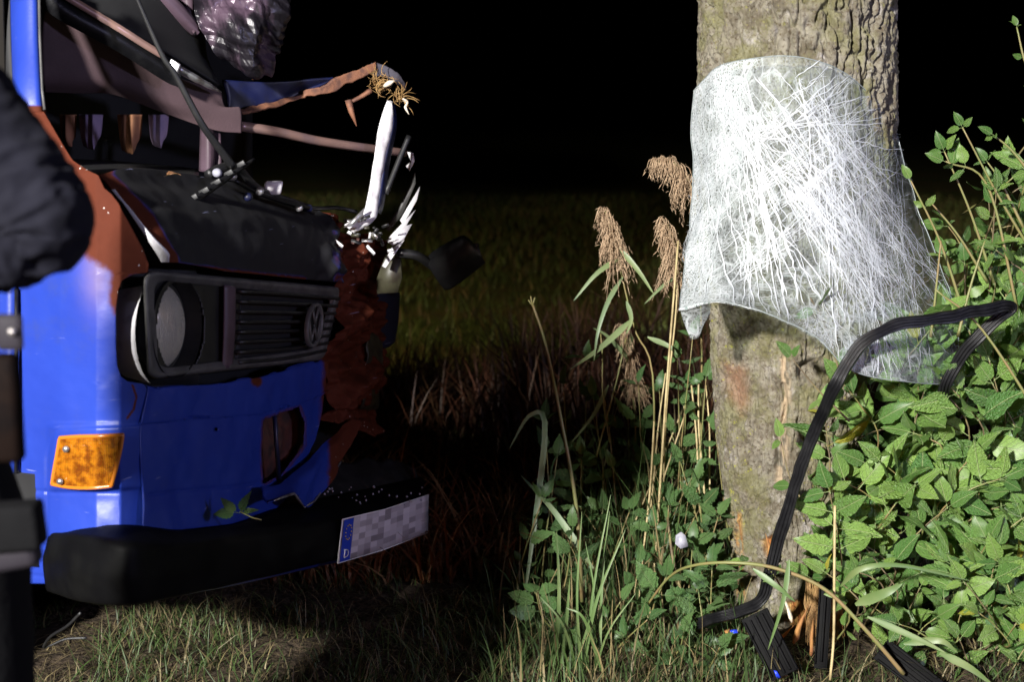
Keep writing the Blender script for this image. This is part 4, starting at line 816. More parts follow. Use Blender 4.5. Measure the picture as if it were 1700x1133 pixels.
# wing mirror
v, f = patch([[(706,430,3.92),(724,414,3.88),(764,392,3.84),(776,394,3.84)],[(712,444,3.86),(732,426,3.82),(770,400,3.79),(786,404,3.80)],[(726,466,3.86),(744,452,3.82),(782,424,3.79),(798,424,3.80)],[(738,482,3.92),(752,478,3.89),(792,448,3.86),(806,436,3.86)]], 24, 24)
mir = ob('wing_mirror', v, f, M['plastic'], VAN, solid=.05)
s_ = mir.modifiers[0]; s_.offset = 1 if norms(v, 24, 24)[:, 1].mean() > 0 else -1
v, f = tube(cr(PP([(660, 420, 3.82), (690, 424, 3.84), (710, 436, 3.88), (722, 446, 3.9)]), 12), .014, 8); ob('mirror_arm', v, f, M['plastic'], mir)
# wipers and wiper linkage
v, f = tube(cr(PP([(220, -20, 2.96), (267, 87, 3.0), (291, 124, 3.02), (331, 199, 3.06), (352, 230, 3.09), (386, 276, 3.15)]), 40), np.linspace(.005, .011, 40), 8); wp = ob('wiper_arm', v, f, M['plastic'], VAN)
v, f = tube(cr(PP([(422, 264, 3.2), (370, 300, 3.1), (320, 335, 3.0), (272, 358, 2.9)]), 24), np.concatenate([np.linspace(.004, .009, 8), np.full(8, .009), np.linspace(.009, .003, 8)]), 6); wb = ob('wiper_blade', v, f, M['rubber'], wp)
for k in range(7):
    p = cr(PP([(400, 276, 3.16), (340, 320, 3.04), (284, 352, 2.92)]), 7)[k]; v, f = boxm(p+np.array([0, -.006, .004]), (.012, -.003, .006), (0, .005, 0), (-.003, 0, .006)); ob('wiper_claw', v, f, M['plastic'], wb, bevel=.002)
v, f = tube(cr(PP([(345, 290, 3.1), (365, 280, 3.14), (392, 278, 3.2), (430, 315, 3.3), (500, 342, 3.5), (520, 350, 3.56)]), 30), .012, 7); ob('wiper_linkage', v, f, M['plastic'], VAN)
v, f = tube(cr(PP([(390, 300, 3.18), (440, 325, 3.3), (515, 345, 3.5), (560, 345, 3.7), (592, 352, 3.75)]), 24), .006, 6); ob('cable', v, f, M['rubber'], VAN)
v, f = boxm(P(453, 312, 3.35), (.022, .008, 0), (-.004, .018, 0), (.004, 0, .018)); ob('wiper_motor', v, f, M['white_metal'], VAN, bevel=.006)
for q, m in (((385, 293, 3.15), 'steel'), ((411, 327, 3.2), 'navy'), ((430, 318, 3.26), 'steel'), ((496, 345, 3.45), 'steel'), ((512, 346, 3.5), 'navy'), ((360, 287, 3.1), 'shard')):
    c_ = P(*q); V = [c_+np.array([math.cos(a)*.011*r, -.0+h, math.sin(a)*.011*r]) for r, h in ((1, .01), (1, -.002), (.7, -.008)) for a in np.linspace(0, 6.283, 12, endpoint=False)]+[c_+np.array([0, -.009, 0])]
    ob('spindle_nut', np.array(V), gridfaces(3, 12, True).tolist()+[[24+k, 24+(k+1) % 12, 36] for k in range(12)], M[m], VAN)
v, f = patch([[(332,212,3.34),(345,212,3.32),(356,216,3.34)],[(331,250,3.32),(346,252,3.30),(358,256,3.32)],[(330,284,3.3),(346,284,3.28),(354,286,3.3)]], 12, 8); ob('seat_post', v, f, M['beam'], VAN, solid=.02)
v, f = patch([[(354,218,3.36),(366,222,3.36)],[(357,284,3.32),(367,284,3.32)]], 6, 5); ob('seat_post', v, f, M['beam'], VAN, solid=.02)
for x0, x1, yb, m in ((100, 128, 244, 'torn'), (132, 170, 249, 'beam'), (196, 236, 256, 'torn'), (246, 280, 246, 'beam')):
    v, f = patch([[(x0, 190, 3.28), ((x0+x1)/2, 190, 3.25), (x1, 190, 3.28)], [(x0+2, 225, 3.27), ((x0+x1)/2, 228, 3.24), (x1-3, 225, 3.27)], [(x0+6, yb-6, 3.28), ((x0+x1)/2+4, yb, 3.25), (x1-10, yb-10, 3.28)]], 16, 16)
    v = v+np.array([0, 1, 0])*(np.sin(v[:, 0]*260)*.006)[:, None]; ob('curtain', v, f, mat('curtain_cloth', (.42, .2, .1) if m == 'torn' else (.36, .27, .4), .85, col2=(.3, .12, .06) if m == 'torn' else (.25, .2, .34), scale=9), VAN, solid=.002)
v, f = patch([[(80,262,3.2),(200,268,3.3),(330,280,3.4)],[(120,282,2.85),(220,284,2.98),(330,292,3.18)]], 12, 20); ob('dashboard', v, f, M['plastic'], VAN, solid=.03)
# underbody so that nothing is seen below the panels
v, f = boxm((-1.35, 3.35, .55), np.array([.5, -.12, 0]), np.array([.16, .62, 0]), UP*.1); ob('chassis', v, f, M['dark'], VAN)
v, f = boxm((-1.35, 3.35, .85), np.array([.42, -.10, 0]), np.array([.14, .55, 0]), UP*.22); ob('engine_block', v, f, M['dark'], VAN)
v, f = tube(cr(PP([(134, 1018, 2.6), (112, 1040, 2.62), (84, 1058, 2.66), (73, 1075, 2.7), (85, 1072, 2.7), (110, 1062, 2.7), (144, 1060, 2.7)]), 40), .0032, 6); ob('dangling_wire', v, f, M['plastic'], VAN)

# things caught on the wreck
def fibres(c, n, spread, m, name, label, cat, r=.0011, ln=(.02, .05)):
    L = []
    for k in range(n):
        a = c+RS.randn(3)*spread; d = RS.randn(3); d /= np.linalg.norm(d); l = random.uniform(*ln); L.append(tube(cr(np.array([a, a+d*l*.5+RS.randn(3)*.004, a+d*l]), 5), [r, r, r, r*.8, r*.4], 4))
    v, f = join(L); return solo(name, label, cat, v, f, m)
fibres(P(627, 140, 3.74), 70, .012, M['straw'], 'straw_tuft', 'larger tuft of dry straw snagged on the torn roof edge', 'straw')
fibres(P(664, 160, 3.76), 36, .010, M['straw'], 'straw_tuft', 'smaller tuft of dry straw beside the tip of the bent white pillar', 'straw')
v, f = tube(cr(PP([(636, 144, 3.72), (646, 138, 3.71), (655, 134, 3.71)]), 8), [.002, .005, .007, .008, .008, .006, .004, .002], 6); solo('wood_chip', 'pale wood chip stuck among straw on the torn roof edge', 'wood chip', v, f, M['bone'])
v, f = tube(cr(PP([(668, 164, 3.74), (676, 170, 3.74), (673, 178, 3.74), (679, 190, 3.74)]), 12), [.003, .004, .005, .005, .004, .003, .003, .004, .004, .003, .002, .001], 6); solo('wood_shaving', 'curled pale shaving hanging beyond the tip of the bent pillar', 'wood chip', v, f, M['bone'])

# ================================================================== leaf meshes
def leafmesh(name, wd, serr, fold, curl, m, n=9, wob=0):
    V = []; UVs = []; Fc = []
    for i in range(n+1):
        t = i/n; w_ = wd*.5*(math.sin(math.pi*min(1, t**.75))**.85)*(1-.12*t) if 0 < t < 1 else 0.004
        s = 1+serr*(1 if i % 2 else -1)*(0 < t < 1); zc = -curl*t*t
        for sgn in (-1, 0, 1):
            x = sgn*w_*s; V.append((x, t+(-.02*serr*8 if sgn and i % 2 else 0), zc+abs(x)*fold+(wob*math.sin(t*9+sgn*1.3) if sgn else 0))); UVs.append((.5+sgn*.5*max(w_/(wd*.5), .02), t))
        if i:
            a = (i-1)*3; Fc += [[a, a+1, a+4, a+3], [a+1, a+2, a+5, a+4]]
    pet = len(V); V += [(-.012, -.22, .03), (.012, -.22, .03), (-.010, .02, 0), (.010, .02, 0)]; UVs += [(.5, 0)]*4; Fc.append([pet, pet+1, pet+3, pet+2])
    me = rawmesh(name, V, Fc, m); u = me.uv_layers.new(name='UVMap'); vi = np.zeros(len(me.loops), np.int32); me.loops.foreach_get('vertex_index', vi); u.data.foreach_set('uv', np.array(UVs, np.float32)[vi].ravel())
    return me
LEAF = [leafmesh('leaf', .58, .03, .25, .25, M['leaf'], wob=.015), leafmesh('leaf', .64, .035, .12, .12, M['leaf'], wob=.025), leafmesh('leaf', .52, .05, .38, .40, M['leaf'], wob=.02), leafmesh('leaf', .66, .03, .2, -.12, M['leaf'], wob=.03), leafmesh('leaf', .56, .07, .05, .3, M['leaf'], 10, wob=.03)]
YLEAF = leafmesh('leaf', .5, .05, .3, .2, M['yellow_leaf'], wob=.02)
NLEAF = [leafmesh('leaf', .52, .12, .22, .3, M['nettle'], 12, wob=.012), leafmesh('leaf', .44, .14, .3, .45, M['nettle'], 12, wob=.015), leafmesh('leaf', .62, .1, .1, .15, M['nettle'], 12, wob=.02)]
DLEAF = leafmesh('leaf', .6, .05, .5, .5, M['dead_leaf'], wob=.05)
LDIR = np.array(KEY)-np.array([.6, 3.3, .7]); LDIR /= np.linalg.norm(LDIR)
def put_leaf(me, pos, d, nrm, size, parent):
    d = np.asarray(d, float); d /= np.linalg.norm(d)+1e-9; nrm = np.asarray(nrm, float); x = np.cross(d, nrm); x /= np.linalg.norm(x)+1e-9; z = np.cross(x, d)
    o = bpy.data.objects.new('leaf', me); COL.objects.link(o); off = OFF.get(parent, np.zeros(3)); p = np.asarray(pos)-off
    o.parent = parent; o.matrix_local = Matrix(((x[0]*size, d[0]*size, z[0]*size, p[0]), (x[1]*size, d[1]*size, z[1]*size, p[1]), (x[2]*size, d[2]*size, z[2]*size, p[2]), (0, 0, 0, 1)))
    return o
def twig(parent, pts, r, pairs, size, meshes, mat_, spread=.9, face=.8, start=.15, yellow=0., rnd=.45, tip=True):
    """one stem with opposite leaves that are its sub-parts"""
    pts = cr(np.asarray(pts, float), 14); v, f = tube(pts, np.linspace(r, r*.45, 14), 5); s = ob('stem', v, f, mat_, parent)
    T = np.gradient(pts, axis=0)
    for k in range(pairs):
        t = start+(1-start)*k/max(1, pairs-1) if pairs > 1 else .8; i = min(13, int(t*13)); d0 = T[i]/np.linalg.norm(T[i])
        side = np.cross(d0, LDIR+RS.randn(3)*.5); side /= np.linalg.norm(side)+1e-9
        for sg in (-1, 1):
            if RS.rand() < .08: continue
            d = d0*.5+side*sg*spread+RS.randn(3)*.25; d /= np.linalg.norm(d)
            nrm = LDIR*face*.55+np.array([.0, -.35, .45])*face+RS.randn(3)*rnd
            sz = size*(.5+.75*RS.rand())*(1-.25*t*(k == pairs-1)); me = YLEAF if RS.rand() < yellow else meshes[RS.randint(len(meshes))]
            put_leaf(me, pts[i]+d*sz*.2, d, nrm, sz, s)
    if tip: put_leaf(meshes[0], pts[-1]+d0*size*.12, T[-1]+RS.randn(3)*.1*np.linalg.norm(T[-1]), LDIR*.5+np.array([0, -.4, .5])+RS.randn(3)*.3, size*.8, s)
    return s
def inside(poly, n, seed):
    r = np.random.RandomState(seed); poly_ = np.array(poly); lo = poly_.min(0); hi = poly_.max(0); out = []
    while len(out) < n:
        q = lo+r.rand(2)*(hi-lo)
        if polydist(q[:1], q[1:], poly)[0] > 0 and all(np.hypot(*(q-o)) > 26 for o in out[-40:]): out.append(q)
    return out
def mound(name, label, poly, n, seed, dfun, size, pairs, base, group='leafy shrubs right of the tree', yellow=.012):
    T = thing(name, label, 'shrub', base, group)
    for q in inside(poly, n, seed):
        d = dfun(*q)+RS.rand()**1.3*.36; a = RS.uniform(-2.6, -.3); l = RS.uniform(45, 120)
        p1 = P(q[0], q[1], d); p2 = P(q[0]+l*math.cos(a), q[1]+l*math.sin(a), d-RS.uniform(0, .06)); p0 = p1+np.array([RS.uniform(-.05, .05), RS.uniform(.08, .2), -RS.uniform(.08, .22)])
        p0[2] = max(p0[2], float(gz(p0[0], p0[1]))-.02); twig(T, [p0, p1, (p1+p2)/2+np.array([0, 0, .012]), p2], .0028, pairs, size, LEAF, M['bramble'] if RS.rand() < .5 else M['stem'], yellow=yellow, start=.3, rnd=.62)
    return T
mound('shrub', 'dense leafy shrub beside the trunk under the loop of black rubber seal', [(1372, 800), (1410, 690), (1440, 600), (1500, 575), (1570, 600), (1590, 760), (1560, 850), (1420, 860)], 28, 1, lambda x, y: 3.16-.0003*(y-700), .092, 5, (1.0, 3.3, .05), yellow=.03)
mound('shrub', 'dense leafy shrub at the right edge of the picture with glossy wet leaves', [(1590, 600), (1640, 520), (1705, 500), (1715, 900), (1600, 900)], 24, 2, lambda x, y: 3.12-.0004*(y-700), .096, 5, (1.3, 3.3, .05))
mound('shrub', 'low leafy shrub covering the bank in front of dense shrubs', [(1350, 840), (1480, 830), (1715, 850), (1715, 1010), (1620, 1020), (1500, 960), (1370, 960)], 31, 3, lambda x, y: 3.08-.0004*(y-850), .09, 5, (1.1, 3.1, .05))
mound('shrub', 'trailing leafy shrub low on the bare earth bank at bottom right', [(1370, 985), (1450, 960), (1600, 1020), (1715, 1000), (1715, 1100), (1715, 1140), (1580, 1140), (1440, 1060)], 34, 4, lambda x, y: 3.04-.0006*(y-1000), .08, 3, (1.15, 3.05, .05))
mound('shrub', 'straggly leafy shrub rising at right edge above the dense shrubs', [(1580, 480), (1640, 380), (1690, 240), (1715, 225), (1715, 560), (1600, 560)], 30, 5, lambda x, y: 3.3, .072, 3, (1.35, 3.5, .05))
SH = thing('shrub', 'thin upright shoots with few leaves standing against the black sky', 'shrub', (1.2, 3.45, .05), 'leafy shrubs right of the tree')
for pts, pr, sz, st in (([(1720, 430, 3.3), (1660, 330, 3.28), (1598, 212, 3.26)], 3, .05, .2), ([(1650, 470, 3.32), (1610, 350, 3.3), (1568, 252, 3.28)], 2, .062, .85), ([(1690, 520, 3.3), (1640, 310, 3.28), (1570, 268, 3.27)], 1, .06, .9), ([(1600, 520, 3.22), (1560, 400, 3.2), (1512, 300, 3.18)], 1, .05, .95), ([(1740, 150, 3.3), (1705, 110, 3.3), (1688, 45, 3.3)], 3, .035, .3), ([(1640, 470, 3.3), (1590, 390, 3.28), (1540, 330, 3.27)], 0, .03, .9), ([(1720, 300, 3.3), (1680, 250, 3.3), (1650, 225, 3.3)], 3, .05, .2), ([(1700, 380, 3.3), (1660, 300, 3.3), (1640, 270, 3.3)], 2, .055, .5), ([(1545, 560, 3.15), (1552, 500, 3.14), (1562, 400, 3.13)], 0, .04, .5), ([(1590, 560, 3.15), (1610, 480, 3.15), (1635, 400, 3.15)], 0, .03, .5), ([(1790, 800, 3.0), (1640, 560, 3.0), (1552, 480, 3.0)], 0, .05, .5)):
    twig(SH, PP(pts), .0045, pr, sz, LEAF, M['stem'], start=st, tip=pr > 0)
SP = thing('shoot', 'leafy shoot growing up in front of the shattered glass and bark', 'shoot', tuple(Gd(1400, 1060)), 'single leafy shoots')
twig(SP, PP([(1400, 640, 3.0), (1370, 540, 2.98), (1345, 495, 2.97)]), .003, 1, .06, LEAF, M['bramble'], start=.9, tip=False)
SP2 = thing('shoot', 'leafy shoot crossing the bark below the glass', 'shoot', tuple(Gd(1395, 1065)), 'single leafy shoots')
twig(SP2, PP([(1410, 700, 3.05), (1360, 650, 3.04), (1315, 596, 3.03)]), .003, 2, .066, LEAF, M['bramble'], start=.4)
SP3 = thing('shoot', 'short leafy shoot low on the trunk beside the rubber seal', 'shoot', tuple(Gd(1330, 1065)), 'single leafy shoots')
twig(SP3, PP([(1330, 830, 3.1), (1310, 790, 3.1), (1296, 730, 3.1)]), .0025, 2, .06, LEAF, M['bramble'], start=.35)
SP4 = thing('shoot', 'leafy shoot at the foot of the trunk touching the rubber seal', 'shoot', tuple(Gd(1290, 1075)), 'single leafy shoots')
twig(SP4, PP([(1300, 980, 3.02), (1275, 945, 3.0), (1240, 935, 3.0)]), .0025, 2, .055, LEAF, M['stem'], start=.35)

# undergrowth plants left of the trunk
UG = [(905, 700, 3.75, 4, 'leafy weed leaning on the forked pale stalk at the shadow edge'), (935, 640, 3.95, 5, 'tall dark weed behind the forked pale stalk'), (975, 600, 4.1, 5, 'dark weed under the long leaves of the upright plumed reed'),
 (1040, 590, 4.15, 5, 'tall dark weed behind the ragged short reed plume'), (1150, 560, 3.7, 6, 'tallest dark leafy weed, its tip under the hanging glass corner'), (1172, 630, 3.66, 6, 'dark leafy weed touching the left flank of the trunk below the glass'),
 (1140, 650, 3.8, 5, 'dark leafy weed among the upright straw stalks'), (1188, 720, 3.6, 5, 'leafy weed pressed against the trunk beside the thinnest straw stalk'), (900, 830, 3.5, 4, 'leafy weed low at the shadow edge left of the grass clump'), (950, 880, 3.4, 3, 'leafy weed with big pale leaves just behind the grass clump'),
 (1115, 720, 3.75, 5, 'dark weed crossed by the stalk leaning far to the right'), (1075, 770, 3.75, 5, 'dark weed at the foot of the tall straw reed stalk'), (1160, 800, 3.55, 5, 'leafy weed above the pale shard, near the trunk'), (1110, 840, 3.55, 4, 'leafy weed directly left of the pale shard'), (1192, 860, 3.45, 4, 'leafy weed against the trunk above the arched reed stem'),
 (1060, 640, 3.9, 5, 'leafy weed between the upright plumed reed and the tall straw stalk'), (985, 660, 3.9, 5, 'leafy weed below the drooping reed leaf of the plumed reed'), (1125, 600, 3.75, 5, 'leafy weed just below the glass corner beside the tall straw stalk'), (1045, 850, 3.6, 5, 'leafy weed in the dark gap right of the grass clump'), (1085, 880, 3.5, 4, 'low leafy weed behind the short brown broken stalk'), (1060, 940, 3.35, 3, 'low leafy weed where the arched reed stem begins'), (925, 760, 3.6, 5, 'leafy weed touching the middle of the forked pale stalk'), (1130, 770, 3.65, 5, 'leafy weed between the tall straw stalk and the trunk'),
 (890, 985, 3.3, 3, 'low weed at the shadow edge left of the grass clump foot'), (1030, 1000, 3.2, 2, 'low weed right of the grass clump foot'), (1075, 1030, 3.15, 2, 'low weed below the start of the arched reed stem'), (1135, 1050, 3.1, 2, 'low weed beneath the free end of the rubber seal'), (1160, 985, 3.3, 2, 'low weed right above the free end of the rubber seal'), (1195, 1075, 3.02, 2, 'low weed in front of the orange bark chip'), (930, 1060, 3.15, 2, 'lowest weed at the foot of the grass clump'), (1105, 960, 3.3, 3, 'low weed crossed by the arched reed stem'),
 (1020, 780, 3.85, 5, 'dark weed behind the reddish brown stalk'), (965, 760, 3.8, 4, 'dark weed right of the forked pale stalk at mid height'), (1150, 905, 3.4, 3, 'small leafy weed under the pale shard'), (1182, 945, 3.3, 3, 'lowest leafy weed beside the trunk foot and the seal end'), (1000, 850, 3.6, 3, 'leafy weed right behind the tallest blades of the grass clump'), (1095, 650, 3.95, 5, 'dark weed far back between tall reed stalk and upright stalks')]
for i, (x, y, d, pr, lb) in enumerate(UG):
    top = P(x, y, d); b = np.array([top[0]+random.uniform(-.1, .1), d+random.uniform(-.05, .1), 0.])
    t = thing('nettle_plant', lb, 'weed', tuple(b), 'dark leafy weeds left of the tree')
    twig(t, [b, b*.6+top*.4+np.array([random.uniform(-.03, .03), 0, 0]), top], .0035, pr+2, .074, NLEAF, M['stem'], start=.25, rnd=.6, face=.7)

# ================================================================== reeds
def strip(pts, w_, nrm=(0, -1, .3), n=14):
    pts = cr(np.asarray(pts, float), n); T = np.gradient(pts, axis=0); s = np.cross(T, np.asarray(nrm, float)); s /= np.linalg.norm(s, axis=1, keepdims=True)+1e-9
    t = np.linspace(0, 1, n); ww = w_*.5*np.minimum(1, (t+.05)*4)*(1-t)**.6+.0004; up = np.cross(s, T); up /= np.linalg.norm(up, axis=1, keepdims=True)+1e-9
    V = np.stack([pts-s*ww[:, None], pts-up*ww[:, None]*.25, pts+s*ww[:, None]], 1).reshape(-1, 3); return V, gridfaces(n, 3)
def plume(axis, n, ln, side=(1, 0, 0), drop=.6):
    axis = cr(np.asarray(axis, float), 20); L = []
    for k in range(int(n*1.3)):
        i = random.randint(0, 19); a = axis[i]; t = i/19; d = RS.randn(3)*np.array([.6, .6, .25])+np.asarray(side)*.55; d /= np.linalg.norm(d); l = ln*(1-.55*t)*random.uniform(.5, 1.1)
        p = cr(np.array([a, a+d*l*.45+np.array([0, 0, .012]), a+d*l*.8-np.array([0, 0, l*drop])]), 6); L.append(tube(p, [.0004, .0006, .0009, .0012, .001, .0004], 3, False))
        for j in (1, 2, 3, 4, 5): q = p[j]+RS.randn(3)*.004; e = RS.randn(3)*.006; L.append(tube(np.array([q, q+e*.5-np.array([0, 0, .006]), q+e-np.array([0, 0, .014])]), [.0003, .0011, .0002], 3, False))
    return join(L)
def reed(label, stem, leaves, pl=None, m='stem', r=.0034):
    s = PP(stem); base = s[-1].copy(); gb = np.array([base[0], base[1], 0]); t = thing('reed', label, 'reed', tuple(gb), 'reeds left of the tree')
    v, f = tube(cr(np.concatenate([s, [gb+np.array([0, 0, -.01])]]), 24), np.linspace(r*.55, r, 24), 6); ob('stem', v, f, M[m], t)
    for L, w_ in leaves: v, f = strip(PP(L), w_); ob('leaf', v, f, M['reedleaf'], t)
    if pl: v, f = plume(PP(pl[0]), pl[1], pl[2], pl[3]); ob('plume', v, f, M['plume'], t)
reed('reed with upright brown plume and long grey-green leaves', [(1005, 352, 3.8), (1022, 410, 3.8), (1035, 470, 3.8), (1055, 550, 3.8), (1085, 640, 3.8)], [([(1027, 430, 3.79), (990, 455, 3.76), (952, 500, 3.74)], .018), ([(1028, 412, 3.79), (1060, 450, 3.76), (1085, 488, 3.72)], .018), ([(1034, 460, 3.79), (1010, 500, 3.75), (993, 550, 3.72), (986, 600, 3.72)], .016), ([(1050, 530, 3.79), (1000, 575, 3.74), (945, 615, 3.7)], .022), ([(1040, 500, 3.79), (1048, 530, 3.76), (1040, 555, 3.74)], .016)], ([(1022, 445, 3.8), (1015, 400, 3.8), (1003, 352, 3.8)], 120, .085, (.3, 0, 0)))
reed('reed with broad brown plume half hidden by the glass edge', [(1108, 372, 3.75), (1124, 420, 3.75), (1122, 520, 3.75), (1105, 700, 3.75)], [([(1120, 460, 3.74), (1095, 480, 3.72), (1070, 505, 3.7)], .012), ([(1075, 560, 3.74), (1110, 575, 3.7), (1125, 590, 3.7)], .018)], ([(1124, 470, 3.75), (1118, 420, 3.75), (1104, 370, 3.75)], 110, .085, (-.5, 0, 0)), 'drystem')
reed('reed with bowed brown plume hanging left of the glass', [(1082, 270, 3.7), (1115, 268, 3.7), (1140, 295, 3.7), (1152, 330, 3.7), (1160, 430, 3.75), (1165, 620, 3.8)], [], ([(1150, 325, 3.7), (1135, 290, 3.7), (1110, 268, 3.7), (1084, 270, 3.7)], 120, .075, (-.4, 0, -.5)))
reed('shorter reed with ragged brown plume above the dark weeds', [(1030, 545, 4.0), (1042, 580, 4.0), (1048, 640, 4.0), (1055, 720, 4.0)], [([(1045, 600, 3.98), (1010, 560, 3.96), (985, 545, 3.95)], .014)], ([(1048, 660, 4.0), (1045, 610, 4.0), (1032, 545, 4.0)], 80, .085, (.3, 0, 0)))
for i, (a, b, m, r, lb) in enumerate([((1126, 400, 3.7), (1090, 895, 3.6), 'drystem', .0042, 'tall straw-coloured reed stalk left of the glass'), ((1086, 700, 3.65), (1066, 935, 3.55), 'drystem', .0036, 'cut straw stalk leaning right in front of the dark weeds'), ((1148, 640, 3.72), (1160, 810, 3.65), 'drystem', .0036, 'straw stalk close left of two others by the trunk'), ((1160, 620, 3.72), (1168, 800, 3.65), 'drystem', .0036, 'middle straw stalk of those standing by the trunk'), ((1172, 640, 3.7), (1178, 790, 3.62), 'drystem', .003, 'thin straw stalk nearest the trunk'), ((1105, 620, 3.8), (1085, 800, 3.72), 'drystem', .003, 'thin straw stalk behind the tall reed stalk'), ((1142, 660, 3.8), (1070, 830, 3.75), 'drystem', .003, 'straw stalk leaning far to the right'), ((1140, 680, 3.75), (1110, 770, 3.72), 'drystem', .0026, 'short leaning straw stalk among dark weeds'), ((1040, 560, 3.9), (1000, 720, 3.85), 'stem', .003, 'green stalk leaning behind the plumed reed'), ((995, 620, 4.0), (1022, 830, 3.8), 'bramble', .0034, 'reddish brown stalk standing among the dark weeds'), ((1100, 910, 3.5), (1073, 1010, 3.4), 'bramble', .004, 'short brown broken stalk low before the trunk'), ((1108, 860, 3.5), (1140, 1015, 3.35), 'bramble', .005, 'thick brown broken stalk leaning left near the trunk foot'), ((1012, 735, 3.7), (1000, 590, 3.8), 'stem', .0026, 'thin green stalk crossing the dark weeds')]):
    p, q = P(*a), P(*b); v, f = tube(cr(np.array([p, (p+q)/2+np.array([random.uniform(-.01, .01), 0, 0]), q, q+(q-p)*.25]), 12), np.linspace(r*.75, r, 12), 6); solo('dry_stalk', lb, 'stalk', v, f, M[m], 'stalks left of the tree')
st = thing('stalk', 'pale green leafless stalk with forked tip standing in front of the dark weeds', 'stalk', tuple(Gd(965, 1000)))
v, f = tube(cr(PP([(884, 505, 3.5), (905, 570, 3.48), (930, 690, 3.45), (957, 845, 3.42), (966, 1000, 3.4)]), 24), np.linspace(.0038, .0058, 24), 7); ob('stem', v, f, M['stem'], st)
for e in ((877, 498), (881, 492), (888, 494)): v, f = tube(PP([(884, 508, 3.5), (e[0], e[1], 3.5)]), [.003, .0022], 5); ob('twig', v, f, M['stem'], st)
# tall grass clump in front
gc = thing('grass_clump', 'clump of tall broad grass blades standing alone in front of the dark weeds', 'grass clump', tuple(Gd(975, 1125)))
for L, w_ in (([(968, 1130, 3.1), (958, 1000, 3.1), (966, 850, 3.12)], .012), ([(972, 1130, 3.1), (985, 980, 3.1), (1014, 822, 3.14)], .012), ([(965, 1130, 3.1), (990, 1000, 3.08), (1038, 880, 3.1)], .016), ([(918, 1130, 3.1), (928, 1000, 3.1), (924, 880, 3.12)], .02), ([(930, 1130, 3.1), (940, 1040, 3.1), (946, 960, 3.1)], .018), ([(985, 1125, 3.1), (1010, 1050, 3.08), (1056, 985, 3.08)], .009), ([(960, 1125, 3.1), (935, 1040, 3.08), (895, 990, 3.1)], .012), ([(995, 1120, 3.1), (1000, 960, 3.14), (1012, 850, 3.16)], .012), ([(1000, 1120, 3.1), (970, 1030, 3.05), (940, 1010, 3.06)], .014), ([(950, 1120, 3.1), (985, 1000, 3.1), (972, 900, 3.12)], .010)):
    v, f = strip(PP(L), w_*.66); ob('blade', v, f, mat('fresh_grass_blade', (.075, .13, .036), .5, col2=(.12, .16, .055), scale=8) if 'gb' not in M else M['gb'], gc); M['gb'] = gc.children[0].data.materials[0]
for i, (L, w_, lb) in enumerate((([(870, 1000, 3.45), (905, 720, 3.6), (880, 690, 3.6), (846, 745, 3.6)], .02, 'bent grey-green reed leaf at the edge of the van shadow'), ([(985, 945, 3.4), (920, 850, 3.5), (865, 790, 3.6)], .022, 'fallen grey reed leaf slanting in front of the dark weeds'), ([(1010, 640, 3.9), (985, 690, 3.85), (945, 740, 3.8)], .016, 'drooping reed leaf below the plumed reed'))):
    v, f = strip(PP(L), w_); solo('reed_leaf', lb, 'reed leaf', v, f, M['reedleaf'], 'loose reed leaves')
v, f = tube(cr(PP([(1070, 1012, 3.2), (1110, 960, 3.1), (1150, 940, 3.02), (1215, 935, 2.96), (1290, 945, 2.94), (1370, 980, 2.92), (1440, 1050, 2.9), (1500, 1120, 2.9)]), 50), np.linspace(.003, .0055, 50), 7)
br = thing('bent_reed', 'arched yellow-green reed stem bent across the foot of the trunk', 'reed', tuple(Gd(1480, 1110))); ob('stem', v, f, M['stem'], br)
for L, w_ in (([(1250, 945, 2.93), (1290, 975, 2.9), (1320, 1000, 2.9)], .016), ([(1310, 930, 2.93), (1300, 1000, 2.9), (1275, 1080, 2.9)], .014), ([(1395, 975, 2.9), (1430, 945, 2.86), (1500, 940, 2.86), (1610, 965, 2.9)], .016), ([(1420, 1005, 2.9), (1470, 985, 2.86), (1498, 970, 2.86)], .03), ([(1500, 1070, 2.9), (1560, 1065, 2.86), (1590, 1085, 2.86)], .02), ([(1440, 1025, 2.9), (1520, 1060, 2.86), (1570, 1085, 2.84)], .018), ([(1560, 1085, 2.88), (1610, 1110, 2.86), (1650, 1140, 2.86)], .022)):
    v, f = strip(PP(L), w_); ob('leaf', v, f, M['gb'], br)
v, f = tube(cr(PP([(1386, 840, 3.0), (1385, 960, 2.98), (1384, 1060, 2.96), (1378, 1130, 2.95)]), 12), .0034, 6); solo('dry_stalk', 'upright pale straw stalk before the foot of the trunk', 'stalk', v, f, M['drystem'], 'stalks left of the tree')
# tuft of hanging root fibres on the trunk foot
L = []
for k in range(240):
    x = random.uniform(1338, 1392); p = cr(PP([(x, random.uniform(960, 985), 3.2), (x+random.uniform(-4, 10), 1010, 3.17), (x+random.uniform(-8, 18), random.uniform(1020, 1075), 3.16)]), 6); L.append(tube(p, [.0012, .0012, .0011, .001, .0008, .0004], 3, False))
v, f = join(L); o = solo('dry_grass_tuft', 'hanging tuft of dead dry grass on the trunk foot', 'grass tuft', v, f, M['straw'])

